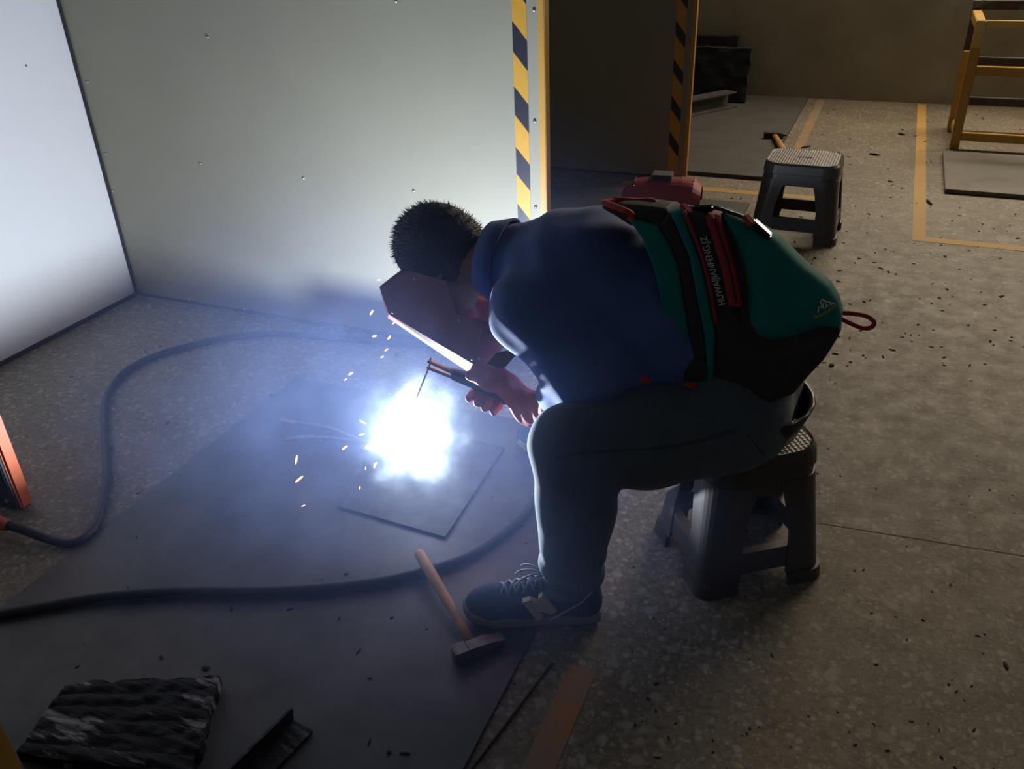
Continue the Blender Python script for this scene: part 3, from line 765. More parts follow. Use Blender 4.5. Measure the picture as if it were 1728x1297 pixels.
for s_, k in ((0.16, 4), (0.17, 6), (0.17, 8), (0.9, 4), (0.9, 6), (0.9, 8), (0.35, 7), (0.72, 7), (0.16, 10), (0.9, 10)):
    j = min(range(len(secs)), key=lambda i: abs(secs[i][0] - s_)); a_ = math.pi - math.pi * k / 14
    c = ca + ax * Lm * secs[j][0] + sd * math.cos(a_) * secs[j][1] * 1.0; c.z = 0.0165 + max(0, math.sin(a_)) ** 0.75 * secs[j][2]
    bmx = bmesh.new(); bmesh.ops.create_uvsphere(bmx, u_segments=8, v_segments=5, radius=0.005, matrix=Matrix.Translation(c)); obj('rivet', bmx, M_screw, rm, True)

# ================================================================== the welder
M_skin = mat('skin', (0.36, 0.20, 0.135), 0.55, var=0.06, vscale=30)
M_hair = mat('black hair', (0.012, 0.011, 0.012), 0.6, bump=0.6, bscale=160)
M_shirt = mat('blue work shirt', (0.07, 0.135, 0.40), 0.85, var=0.07, vscale=12, bump=0.12, bscale=300, sheen=0.2)
M_jeans = mat('dark jeans', (0.075, 0.105, 0.145), 0.9, var=0.10, vscale=14, bump=0.15, bscale=320, sheen=0.15)
M_glove = mat('red leather glove', (0.50, 0.11, 0.09), 0.75, var=0.12, vscale=25, bump=0.35, bscale=60)
M_leather = mat('black leather belt', (0.012, 0.012, 0.013), 0.35)
person = thing('person', 'person in blue shirt and dark jeans bent over the arc, sitting on a stool', 'person', loc=(-0.196, 1.817, 0))
def pp(o):
    o.parent = person; o.matrix_parent_inverse = Matrix.Translation((0.196, -1.817, 0)); return o
up_ = V((0, 0, 1))
# joints
HC = V((-0.975, 1.82, 0.712)); HU = V((-0.88, 0, 0.475)).normalized(); HF = V((-0.475, 0, -0.88)).normalized(); HS = V((0, 1, 0))
NB = V((-0.80, 1.81, 0.715))
PEL = V((-0.225, 1.80, 0.50)); MID = V((-0.40, 1.80, 0.62)); CHE = V((-0.62, 1.80, 0.705))
SL, SR = V((-0.665, 1.635, 0.70)), V((-0.70, 1.975, 0.705))
EL = D(985, 640, 1.60); WL = D(903, 693, 1.69)
ER = V((-0.66, 2.06, 0.47)); WR = V((-0.86, 1.90, 0.53))
HL, KL, AL = V((-0.235, 1.70, 0.455)), D(966, 753, 1.50), D(962, 972, 1.45)
HR, KR, AR = V((-0.20, 1.91, 0.455)), V((-0.56, 2.08, 0.46)), V((-0.74, 2.12, 0.10))
TOE = FL(795, 1048, 0.03); HEEL = FL(1003, 1040, 0.03)
def headF(G):
    A = (HU, HF, HS)
    F = sd_ell(G, HC + HU * 0.022 - HF * 0.012, A, (0.102, 0.098, 0.078))
    F = smin(F, sd_ell(G, HC - HU * 0.045 + HF * 0.035, A, (0.075, 0.060, 0.062)), 0.035)          # face and jaw
    F = smin(F, sd_cap(G, HC - HU * 0.100 + HF * 0.072, HC - HU * 0.098 + HF * 0.066, 0.020, 0.018), 0.03)   # chin
    F = smin(F, sd_cap(G, HC + HU * 0.012 + HF * 0.094, HC - HU * 0.028 + HF * 0.112, 0.010, 0.014), 0.012)  # nose
    F = smin(F, sd_cap(G, HC - HU * 0.062 + HF * 0.092 - HS * 0.018, HC - HU * 0.062 + HF * 0.092 + HS * 0.018, 0.009, 0.009), 0.010)  # lips
    F = smin(F, sd_cap(G, HC + HU * 0.024 + HF * 0.086 - HS * 0.035, HC + HU * 0.024 + HF * 0.086 + HS * 0.035, 0.010, 0.010), 0.015)  # brow
    for s_ in (-1, 1):
        F = smax(F, -sd_ell(G, HC + HU * 0.004 + HF * 0.098 + HS * s_ * 0.033, A, (0.012, 0.012, 0.016)), 0.012)     # eye sockets
        F = smin(F, sd_ell(G, HC + HU * 0.002 + HF * 0.086 + HS * s_ * 0.032, A, (0.010, 0.011, 0.012)), 0.004)     # eyeballs
        F = smin(F, sd_ell(G, HC - HU * 0.005 - HF * 0.005 + HS * s_ * 0.080, A, (0.033, 0.019, 0.010)), 0.006)     # ears
        F = smax(F, -sd_ell(G, HC - HU * 0.003 - HF * 0.003 + HS * s_ * 0.092, A, (0.017, 0.009, 0.008)), 0.006)
    return F
h = 0.0065
G, o_ = grid((-1.15, 1.38, 0.02), (0.0, 2.22, 0.86), h)
F = headF(G)
F = smin(F, sd_cap(G, HC - HU * 0.03 - HF * 0.03, NB, 0.058, 0.062), 0.03)
body = chain(G, [(NB, CHE, 0.06, 0.11, (1, 1.2, 1)), (CHE, MID, 0.115, 0.115, (1, 1.2, 1)), (MID, PEL, 0.11, 0.115, (1, 1.25, 1)),
                 (CHE, SL, 0.09, 0.06), (CHE, SR, 0.09, 0.06), (SL, EL, 0.05, 0.042), (EL, WL, 0.036, 0.020), (SR, ER, 0.05, 0.042), (ER, WR, 0.042, 0.028),
                 (HL, KL, 0.085, 0.058), (KL, AL, 0.056, 0.038), (HR, KR, 0.085, 0.058), (KR, AR, 0.056, 0.038)], 0.03)
F = smin(F, body, 0.02)
bo = pp(sdf_obj('body', F, o_, h, M_skin))

# hair: cropped cap with short spikes
h = 0.0055
G, o_ = grid((-1.14, 1.70, 0.56), (-0.80, 1.94, 0.90), h)
A = (HU, HF, HS)
p_ = [G[i] - HC[i] for i in range(3)]
cu = p_[0] * HU[0] + p_[1] * HU[1] + p_[2] * HU[2]; cf = p_[0] * HF[0] + p_[1] * HF[1] + p_[2] * HF[2]
F = sd_ell(G, HC + HU * 0.024 - HF * 0.016, A, (0.122, 0.118, 0.094))
F = smin(F, sd_cap(G, HC - HU * 0.02 - HF * 0.06, HC - HU * 0.07 - HF * 0.055, 0.058, 0.045), 0.03)
line_ = np.maximum(cf - (0.035 + 0.45 * np.clip(cu, -0.05, 0.06)), -(cu + 0.085))
side = np.maximum(cf - 0.012, -(cu + 0.015))
F = smax(F, np.where(np.abs(p_[1]) > 0.04, np.maximum(cf - 0.068, -(cu + 0.055 + 0.8 * np.clip(-cf + 0.01, 0, 0.06))), cf - 0.06 - 0.15 * cu), 0.008)
hair = pp(sdf_obj('hair', F + 0.002 * np.sin(G[0] * 260) * np.sin(G[1] * 240) * np.sin(G[2] * 250), o_, h, M_hair))
me = hair.data; vs = np.array([v.co for v in me.vertices]); ns = np.array([v.normal for v in me.vertices])
bm = bmesh.new(); bm.from_mesh(me)
for i in rng.choice(len(vs), 2600):
    n_ = V(ns[i]); q = V(vs[i]); rel = q - HC
    if n_.dot(HF) > 0.55: continue
    dirn = (n_ * 1.0 + HF * 0.35 + HU * 0.25 + V(rng.normal(0, 0.28, 3))).normalized(); L_ = rng.uniform(0.008, 0.017)
    x = dirn.cross(V((0.3, 0.5, 0.8))).normalized() * 0.0013; y = dirn.cross(x).normalized() * 0.0013
    b_ = q - n_ * 0.004
    vv = [bm.verts.new(b_ + x), bm.verts.new(b_ - x * 0.5 + y), bm.verts.new(b_ - x * 0.5 - y)]; tp = bm.verts.new(b_ + dirn * (L_ + 0.004))
    for a_ in range(3): bm.faces.new((vv[a_], vv[(a_ + 1) % 3], tp))
bm.to_mesh(me); bm.free()

def folds(G, amp, k):
    x, y, z = G
    return amp * (np.sin(k * (0.8 * x + 0.5 * y + 0.9 * z) + 2.2 * np.sin(k * 0.33 * (y - z))) * 0.6
                  + np.sin(k * 1.7 * (0.5 * x - 0.7 * y - 0.8 * z) + 1.6 * np.sin(k * 0.4 * x)) * 0.4)
# shirt
h = 0.0062
G, o_ = grid((-0.98, 1.44, 0.36), (0.03, 2.20, 0.95), h)
torso = chain(G, [(NB + V((0.03, 0, 0.025)), CHE + V((0.02, 0, 0.018)), 0.088, 0.150, (1, 1.14, 1)), (CHE + V((0.02, 0, 0.018)), MID + V((0, 0, 0.02)), 0.150, 0.150, (1, 1.14, 1)),
                  (MID + V((0, 0, 0.02)), PEL + V((-0.03, 0, 0.0)), 0.145, 0.125, (1, 1.0, 1)),
                  (V((-0.52, 1.75, 0.56)), V((-0.36, 1.78, 0.54)), 0.115, 0.10), (V((-0.53, 1.66, 0.555)), V((-0.42, 1.70, 0.55)), 0.075, 0.06)], 0.045)
shL = SL + V((0.0, 0.0, -0.005)); shR = SR
arms = chain(G, [(CHE + V((0.0, -0.04, 0.02)), shL, 0.13, 0.092), (shL, EL, 0.088, 0.074), (EL, EL.lerp(WL, 0.45), 0.074, 0.058),
                 (CHE + V((0, 0.04, 0.02)), shR, 0.13, 0.092), (shR, ER, 0.088, 0.070), (ER, ER.lerp(WR, 0.55), 0.070, 0.056)], 0.03)
F = smin(torso, arms, 0.04)
F = F + folds(G, 0.0050, 34) + 0.002 * np.sin(60 * G[0] + 45 * G[2])
# neck opening, flat hem, cuffs
nd = (NB - HC).normalized(); cN = V((-0.845, 1.81, 0.728)); ax_ = V((0.97, 0, -0.10)).normalized()
F = smax(F, -((G[0] - cN.x) * ax_.x + (G[1] - cN.y) * ax_.y + (G[2] - cN.z) * ax_.z), 0.006)
F = smax(F, -sd_cap(G, HC, NB + V((0.02, 0, 0)), 0.066, 0.062), 0.006)
shirt = pp(sdf_obj('shirt', F, o_, h, M_shirt))
# collar band
def ring_band(c, axis, r0, r1, wd, th, m, name, parent, sy=1.0, n=28, tilt=0.0):
    axis = V(axis).normalized(); x = axis.cross(V((0, 1, 0))).normalized(); y = V((0, 1, 0)); rings = []
    for k in range(n):
        a_ = 2 * math.pi * k / n; d_ = x * math.cos(a_) + y * math.sin(a_) * sy
        rings.append([c + d_ * r0 - axis * wd / 2, c + d_ * r1 + axis * wd / 2, c + d_ * (r1 + th) + axis * wd / 2, c + d_ * (r0 + th) - axis * wd / 2])
    rings.append(rings[0]); bm = bmesh.new()
    R_ = [[bm.verts.new(p) for p in r] for r in rings[:-1]]; R_.append(R_[0])
    for a_, b_ in zip(R_, R_[1:]):
        for k in range(4): bm.faces.new((a_[k], a_[(k + 1) % 4], b_[(k + 1) % 4], b_[k]))
    return obj(name, bm, m, parent, True)
col_ = ring_band(V((-0.825, 1.81, 0.735)), (0.98, 0, -0.12), 0.082, 0.102, 0.055, 0.006, M_shirt, 'collar', shirt)
# trousers
h = 0.0065
G, o_ = grid((-1.0, 1.34, 0.055), (0.06, 2.24, 0.66), h)
legL = chain(G, [(HL + V((0.0, 0, 0.005)), KL.lerp(HL, 0.5) + V((0, 0, -0.012)), 0.122, 0.110), (KL.lerp(HL, 0.5) + V((0, 0, -0.012)), KL, 0.110, 0.093),
                 (KL + V((0.0, 0, 0.0)), KL.lerp(AL, 0.45) + V((0.012, 0, 0)), 0.093, 0.086), (KL.lerp(AL, 0.45) + V((0.012, 0, 0)), AL + V((0, 0, -0.02)), 0.086, 0.072)], 0.03)
legR = chain(G, [(HR, KR, 0.118, 0.092), (KR, KR.lerp(AR, 0.5), 0.092, 0.082), (KR.lerp(AR, 0.5), AR + V((0, 0, -0.02)), 0.082, 0.070)], 0.03)
pel = sd_cap(G, V((-0.225, 1.74, 0.48)), V((-0.225, 1.87, 0.48)), 0.122, 0.122)
pel = smin(pel, sd_cap(G, V((-0.195, 1.74, 0.45)), V((-0.195, 1.87, 0.45)), 0.110, 0.110), 0.03)
F = smin(smin(legL, legR, 0.03), pel, 0.05)
x, y, z = G
F = F + folds(G, 0.0022, 40) + 0.005 * np.sin(95 * (z - 0.6 * x) + 3 * np.sin(20 * y)) * np.exp(-((x + 0.17) ** 2 + (z - 0.36) ** 2) / 0.012) \
      + 0.006 * np.sin(120 * z + 25 * x) * np.exp(-((z - 0.13) / 0.05) ** 2)
sx_, sy_ = -0.196, 1.817
F = smax(F, np.where((np.abs(x - sx_) < 0.20) & (np.abs(y - sy_) < 0.20), 0.3745 - z, -1.0).astype(np.float32), 0.004)
F = smax(F, 0.098 + 0.05 * (x + 0.5) - z, 0.006)
tr = pp(sdf_obj('trousers', F, o_, h, M_jeans))
# outer seam of the near leg, running along the thigh
seam_pts = []
from mathutils.bvhtree import BVHTree
def bvh(o):
    m_ = o.data; return BVHTree.FromPolygons([v.co.copy() for v in m_.vertices], [tuple(p.vertices) for p in m_.polygons])
TB = bvh(tr); SBV = bvh(shirt)
def hit(B, px, py, off=0.0):
    d = ray(px, py).normalized(); q = B.ray_cast(EYE, d)
    return (q[0] + q[1] * off) if q[0] is not None else None
for px, py in ((935, 772), (980, 764), (1040, 760), (1100, 757), (1160, 748), (1210, 735), (1245, 722)):
    q = hit(TB, px, py, 0.001)
    if q: seam_pts.append(q)
obj('seam', tube(catmull(seam_pts, 5), 0.0022, 6), mat('jeans seam', (0.05, 0.06, 0.08), 0.9), tr, True).matrix_parent_inverse = Matrix.Identity(4)
seam_pts = [q for q in (hit(TB, px, py, 0.0005) for px, py in ((1262, 735), (1280, 755), (1298, 775), (1312, 792))) if q]
if len(seam_pts) > 1: obj('pocket_seam', tube(catmull(seam_pts, 5), 0.002, 6), MATS['jeans seam'], tr, True)
# gaping waistband with belt behind the hips
bm = bmesh.new(); pts = []
for k in range(9):
    a_ = math.radians(-75 + 150 * k / 8); pts.append(V((-0.20 + 0.128 * math.cos(a_), 1.80 + 0.150 * math.sin(a_), 0.452)))
R_ = []
for q in pts:
    n_ = (q - V((-0.20, 1.80, 0.452))).normalized()
    R_.append([bm.verts.new(q + n_ * a_ + V((0.02 * (b_ > 0), 0, b_))) for a_, b_ in ((0, -0.045), (0.005, -0.045), (0.013, 0.03), (0.003, 0.03))])
for a_, b_ in zip(R_, R_[1:]):
    for k in range(4): bm.faces.new((a_[k], a_[(k + 1) % 4], b_[(k + 1) % 4], b_[k]))
bm.faces.new(R_[0]); bm.faces.new(R_[-1][::-1])
pp(obj('belt', bm, M_leather, None, True))['label'] = 'wide black leather belt at the back'

# ---- gloves
def glove_caps(o, e, up, far, sp, wrist, thumb_len=0.075):
    """hand clenched round a bar through o along e; up = back of the hand side, far = side the fingers wrap"""
    e, up, far = e.normalized(), up.normalized(), far.normalized(); caps = []
    top = o + up * 0.034 + far * 0.006
    caps.append((top - e * 0.036, top + e * 0.040, 0.024, 0.026))
    caps.append((top + e * 0.02, wrist, 0.030, 0.036))
    for i in range(4):
        c = o + e * (-0.040 + sp * i); L_ = (0.95, 1.05, 1.0, 0.85)[i]; r = (0.0125, 0.0130, 0.0125, 0.0112)[i]
        k0 = c + up * 0.040 + far * 0.012; k1 = c + far * 0.038 * L_ + up * 0.018; k2 = c + far * 0.034 * L_ - up * 0.020; k3 = c - far * 0.004 - up * (0.033 + 0.006 * (i % 2)); k4 = c - far * 0.024 * L_ - up * (0.034 + 0.004 * i)
        caps += [(k0, k1, r * 1.1, r), (k1, k2, r, r), (k2, k3, r, r * 0.97), (k3, k4, r * 0.97, r * 0.85)]
    t0 = top + e * 0.045 - far * 0.018; t1 = top + e * 0.005 - far * 0.030 - up * 0.006; t2 = top - e * 0.052 - far * 0.022 - up * 0.006
    caps += [(top + e * 0.05, t0, 0.024, 0.020), (t0, t1, 0.020, 0.016), (t1, t2, 0.016, 0.012)]
    return caps
def glove(caps, cuff, label):
    pts = np.array([list(c[i]) for c in caps + cuff for i in (0, 1)]); h = 0.0042
    G, o_ = grid(pts.min(0) - 0.075, pts.max(0) + 0.075, h); F = None
    for c in caps:
        d = sd_cap(G, *c); F = d if F is None else smin(F, d, 0.006)
    for c in cuff: F = smin(F, sd_cap(G, *c), 0.02)
    F = F + 0.0016 * np.sin(150 * G[0] + 90 * G[2]) * np.sin(120 * G[1] + 60 * G[0])
    return pp(sdf_obj('glove', F, o_, h, M_glove))
T0, T1 = D(722, 613, 1.70), D(852, 668, 1.685)                 # electrode holder axis
e_ = (T1 - T0).normalized(); gup = (V((0.12, 0.0, 1)) - e_ * V((0.12, 0.0, 1)).dot(e_)).normalized(); gfar = e_.cross(gup)
if gfar.y < 0: gfar = -gfar
Hc = D(826, 656, 1.69)
WL2 = D(895, 690, 1.69)
glove(glove_caps(Hc, e_, gup, gfar, 0.0235, WL2), [(WL2, D(945, 690, 1.66), 0.040, 0.052), (D(945, 690, 1.66), EL.lerp(WL, 0.35), 0.050, 0.055)], 'near glove')
# far hand on the mask handle
HB = V((-0.945, 1.865, 0.55)); he = V((-0.35, 0, -0.94)).normalized()
glove(glove_caps(HB, V((0, -1, 0)), V((0.5, 0, 0.86)), V((-0.86, 0, 0.5)), 0.0235, WR + V((0.06, 0.03, 0.0)), ), [(WR + V((0.06, 0.03, 0)), ER.lerp(WR, 0.5), 0.038, 0.058)], 'far glove')

# ---- shoes
M_shoe = mat('navy suede shoe', (0.03, 0.05, 0.085), 0.9, var=0.15, vscale=30, bump=0.2, bscale=200)
M_toe = mat('teal shoe toe', (0.025, 0.075, 0.09), 0.8)
M_sole = mat('grey beige sole', (0.24, 0.20, 0.17), 0.8, var=0.15, vscale=30)
M_logo = mat('beige logo patch', (0.52, 0.48, 0.35), 0.7)
M_lace = mat('grey blue lace', (0.22, 0.25, 0.30), 0.8)
def shoe(toe, heel, ankle, side_cam):
    f_ = (toe - heel); f_.z = 0; Ls = f_.length; f_.normalize(); sd = V((-f_.y, f_.x, 0))
    if sd.dot(V((0, -1, 0))) < 0: sd = -sd                        # sd points to the camera side
    O = V((heel.x, heel.y, 0.007)); root_pts = lambda a, b, c: O + f_ * a * Ls + sd * b + up_ * c
    # sole outline
    prof = [(0.0, 0.026), (0.06, 0.036), (0.2, 0.038), (0.4, 0.036), (0.6, 0.043), (0.78, 0.049), (0.9, 0.042), (0.97, 0.026), (1.0, 0.006)]
    outl = [(a, b) for a, b in prof] + [(a, -b) for a, b in reversed(prof)]
    def ringz(z, g, tip): return [root_pts(a, b * g, z + tip * max(0, (a - 0.72) / 0.28) ** 2 * 0.018) for a, b in outl]
    so = pp(obj('shoe', loft([ringz(0.0, 0.93, 1), ringz(0.004, 1.0, 1), ringz(0.024, 1.03, 1), ringz(0.028, 0.98, 1)], True, True), M_sole, None))
    h = 0.0042; P = root_pts
    pts = np.array([list(P(a, b, c)) for a in (0, 1) for b in (-0.05, 0.05) for c in (0.0, 0.14)]); G, o_ = grid(pts.min(0) - 0.04, pts.max(0) + 0.03, h)
    F = chain(G, [(P(0.12, 0, 0.045), P(0.14, 0, 0.095), 0.040, 0.036), (P(0.14, 0, 0.095), P(0.30, 0, 0.085), 0.036, 0.036), (P(0.12, 0, 0.05), P(0.5, 0, 0.05), 0.038, 0.040),
                  (P(0.30, 0, 0.085), P(0.62, 0, 0.055), 0.036, 0.036), (P(0.5, 0, 0.04), P(0.80, 0.0, 0.036), 0.042, 0.042), (P(0.80, 0.0, 0.038), P(0.885, -0.002, 0.038), 0.042, 0.032)], 0.025)
    F = smax(F, O.z + 0.024 - G[2] + 0 * G[0], 0.004)
    upper = sdf_obj('upper', F, o_, h, M_shoe); upper.parent = so
    UB = bvh(upper)
    def surf(a, c, s_=1):                                         # point on the camera side of the upper
        q = UB.ray_cast(P(a, 0.2 * s_, c), -sd * s_); return q[0] + q[1] * 0.0008 if q[0] is not None else P(a, 0.04 * s_, c)
    # letter N patch and stripe on the side
    return so, P, surf, UB, f_, sd, Ls
so, P, surf, UB, f_, sd, Ls = shoe(FL(783, 1042), FL(1012, 1038), AL, -1)
def on_plane(px, py, p0, n_):
    d = ray(px, py); return EYE + d * ((p0 - EYE).dot(n_) / d.dot(n_))
sp0 = P(0.35, 0.053, 0.05)
N_ = [(750, 535), (830, 510), (938, 552), (915, 500), (958, 463), (1110, 625), (1045, 660), (930, 622), (970, 690), (905, 725)]
obj('letter_patch', prism([on_plane(760 + a / 6.17, 930 + b / 6.17, sp0, sd) - sd * 0.015 for a, b in N_], sd, 0.015), M_logo, so)
q_ = [on_plane(760 + a / 6.17, 930 + b / 6.17, sp0, sd) - sd * k_ for a, b, k_ in ((1040, 710, 0), (1180, 635, 0), (1340, 552, 0.002), (1400, 510, 0.004), (1440, 465, 0.006), (1475, 425, 0.008))]
obj('stripe', tube(catmull(q_, 4), [0.0035] * 15 + [0.0075] * 6, 6, 0.5), M_logo, so, True)
for k in range(5):                                               # crossed laces
    t_ = 0.42 + 0.06 * k
    for s_ in (1, -1):
        a_, b_ = P(t_, 0.026 * s_, 0.2), P(t_ + 0.055, -0.020 * s_, 0.2); pts = []
        for u in range(6):
            q = UB.ray_cast(a_.lerp(b_, u / 5), V((0, 0, -1)))
            if q[0] is not None: pts.append(q[0] + V((0, 0, 0.003 + 0.003 * math.sin(u / 5 * math.pi))))
        if len(pts) > 2: obj('lace', tube(pts, 0.0028, 6), M_lace, so, True)
q0 = UB.ray_cast(P(0.40, 0, 0.3), V((0, 0, -1)))[0]
for an in (-0.7, -0.25, 0.3, 0.75):
    d_ = (f_ * math.cos(an) + sd * math.sin(an)); pts = [q0 + V((0, 0, 0.006)), q0 + d_ * 0.025 + V((0, 0, 0.016)), q0 + d_ * 0.055 + V((0, 0, 0.010)), q0 + d_ * 0.07 + V((0, 0, -0.004))]
    obj('lace', tube(catmull(pts, 4), 0.0024, 6), M_lace, so, True)
so['label'] = 'near navy running shoe with beige letter patch'
so2, P2, _, UB2, f2, sd2, Ls2 = shoe(V((-0.90, 2.07, 0)), V((-0.645, 2.16, 0)), AR, -1)
so2['label'] = 'far navy shoe behind the knee'
for k in range(4):
    pts = []
    for u in range(6):
        q = UB2.ray_cast(P2(0.42 + 0.07 * k, 0.03, 0.2).lerp(P2(0.46 + 0.07 * k, -0.03, 0.2), u / 5), V((0, 0, -1)))
        if q[0] is not None: pts.append(q[0] + V((0, 0, 0.003)))
    if len(pts) > 2: obj('lace', tube(pts, 0.0028, 6), M_lace, so2, True)

# ------------------------------------------------------------------ hand-held welding shield
M_shield = mat('red brown shield fibre', (0.24, 0.095, 0.085), 0.6, var=0.1, vscale=20)
shd = thing('welding_shield', 'red-brown hand-held welding shield covering the face', 'mask')
YN, YF = 1.700, 1.945
def X_(px, py): q = D(px, py, YN); return V((q.x, 0, q.z))
sidep = [X_(*q) for q in ((641, 487), (690, 457), (752, 474), (768, 528), (812, 545), (806, 585), (803, 617), (656, 530))]
nB = V((-0.39, 0, -0.92)).normalized(); nA = V((-0.97, 0, 0.1)).normalized()
frontN = [X_(641, 487), X_(656, 530), X_(803, 617)]
offs = [nA * 0.010 + nB * 0.004, (nA * 0.3 + nB).normalized() * 0.026, nB * 0.046 + V((0.006, 0, 0))]
YC = 0.018
bm = bmesh.new()
def vy(p, y): return bm.verts.new(V((p.x, y, p.z)))
sn = [vy(p, YN) for p in sidep]; sf = [vy(p, YF) for p in sidep]
fn = [vy(p + o, YN + YC) for p, o in zip(frontN, offs)]; ff = [vy(p + o, YF - YC) for p, o in zip(frontN, offs)]
fm = [[vy(p + o * 1.35, YN + YC + (YF - YN - 2 * YC) * t_) for p, o in zip(frontN, offs)] for t_ in (0.33, 0.67)]
bm.faces.new(sn); bm.faces.new(sf[::-1])
edge_n = [sn[0], sn[7], sn[6]]; edge_f = [sf[0], sf[7], sf[6]]
cols = [edge_n, fn, fm[0], fm[1], ff, edge_f]
for A_, B_ in zip(cols, cols[1:]):
    for k in range(2): bm.faces.new((A_[k], A_[k + 1], B_[k + 1], B_[k]))
bmesh.ops.recalc_face_normals(bm, faces=bm.faces)
bmesh.ops.solidify(bm, geom=list(bm.faces), thickness=0.003)
obj('shell', bm, M_shield, shd)
c = (frontN[0] + frontN[1]) / 2 + (frontN[2] - frontN[1]) * 0.16 + nB * 0.033; c.y = (YN + YF) / 2
ux = (frontN[2] - frontN[1]).normalized(); fr = Matrix(((ux.x, 0, nB.x, c.x), (0, 1, 0, c.y), (ux.z, 0, nB.z, c.z), (0, 0, 0, 1)))
wn = obj('lens_frame', box((-0.03, -0.06, -0.002), (0.03, 0.06, 0.010), fr, 0.003), mat('mask lens frame', (0.1, 0.1, 0.1), 0.5), shd)
obj('lens', box((-0.022, -0.05, 0.0095), (0.022, 0.05, 0.0115), fr), M_black, wn)
for q in ((662, 527), (797, 606), (808, 606), (700, 470), (775, 540)):
    p = D(q[0], q[1], YN - 0.002); bmx = bmesh.new(); bmesh.ops.create_uvsphere(bmx, u_segments=8, v_segments=5, radius=0.0035, matrix=Matrix.Translation(p)); obj('rivet', bmx, M_screw, shd, True)
obj('chin_flap', prism([D(*q, 1.715) for q in ((806, 634), (811, 624), (835, 619), (853, 619), (832, 630))], (0, 1, 0), 0.10), M_shield, shd)
obj('handle', tube([V((-0.945, 1.78, 0.55)), V((-0.945, 1.86, 0.55)), V((-0.945, 1.93, 0.55))], 0.013, 10), M_black, shd, True)

# ------------------------------------------------------------------ electrode holder
M_hold = mat('black holder grip', (0.03, 0.03, 0.035), 0.45, bump=0.3, bscale=60)
eh = thing('electrode_holder', 'black electrode holder gripped in the red glove', 'welding tool')
ax_t = T1 - T0
obj('grip', bar(T0.lerp(T1, 0.32), T1, 0.024, 0.028, bevel=0.006), M_hold, eh)
obj('jaw', bar(T0 + gup * 0.009, T0.lerp(T1, 0.34) + gup * 0.006, 0.014, 0.009, bevel=0.002), M_tong, eh)
obj('jaw', bar(T0 - gup * 0.010, T0.lerp(T1, 0.34) - gup * 0.008, 0.014, 0.009, bevel=0.002), M_tong, eh)
obj('lever', bar(T0.lerp(T1, 0.30) + gup * 0.012, T0.lerp(T1, 0.75) + gup * 0.026, 0.012, 0.005, bevel=0.001), M_tong, eh)
tip = V((ARC.x + 0.02, ARC.y - 0.02, ARC.z + 0.035))
obj('electrode', tube([T0 + gup * 0.02 + e_ * 0.006, T0 + e_ * 0.006, T0 - gup * 0.012 + e_ * 0.004, T0.lerp(tip, 0.4), tip], 0.0024, 8), M_hsteel, eh, True)

# ------------------------------------------------------------------ backpack
M_teal = mat('teal nylon', (0.010, 0.20, 0.20), 0.75, spec=0.2, var=0.08, vscale=9, bump=0.12, bscale=90)
M_grey = mat('charcoal nylon', (0.045, 0.042, 0.045), 0.7, spec=0.25, var=0.15, vscale=10, bump=0.12, bscale=90)
M_strap = mat('red webbing', (0.50, 0.045, 0.035), 0.7, bump=0.2, bscale=250)
M_zip = mat('dark red zip band', (0.36, 0.030, 0.040), 0.7, bump=0.2, bscale=200)
M_white = mat('white print', (0.8, 0.8, 0.8), 0.7)
M_yprint = mat('yellow print', (0.60, 0.48, 0.04), 0.7)
M_shine = mat('glossy black buckle', (0.015, 0.015, 0.018), 0.15)
pk = thing('backpack', 'teal and charcoal backpack with red zip worn by the welder', 'backpack', loc=(-0.22, 1.80, 0.6))
def kp(o):
    o.parent = pk; o.matrix_parent_inverse = Matrix.Translation((0.22, -1.80, -0.6)); return o
YK = 1.655
def resample(pts, n):
    P_ = [V(p) for p in pts] + [V(pts[0])]; L_ = [0]
    for a_, b_ in zip(P_, P_[1:]): L_.append(L_[-1] + (b_ - a_).length)
    out = []
    for k in range(n):
        s_ = L_[-1] * k / n; i = max(j for j in range(len(L_)) if L_[j] <= s_ + 1e-9); i = min(i, len(P_) - 2)
        out.append(P_[i].lerp(P_[i + 1], (s_ - L_[i]) / max(1e-9, L_[i + 1] - L_[i])))
    return out
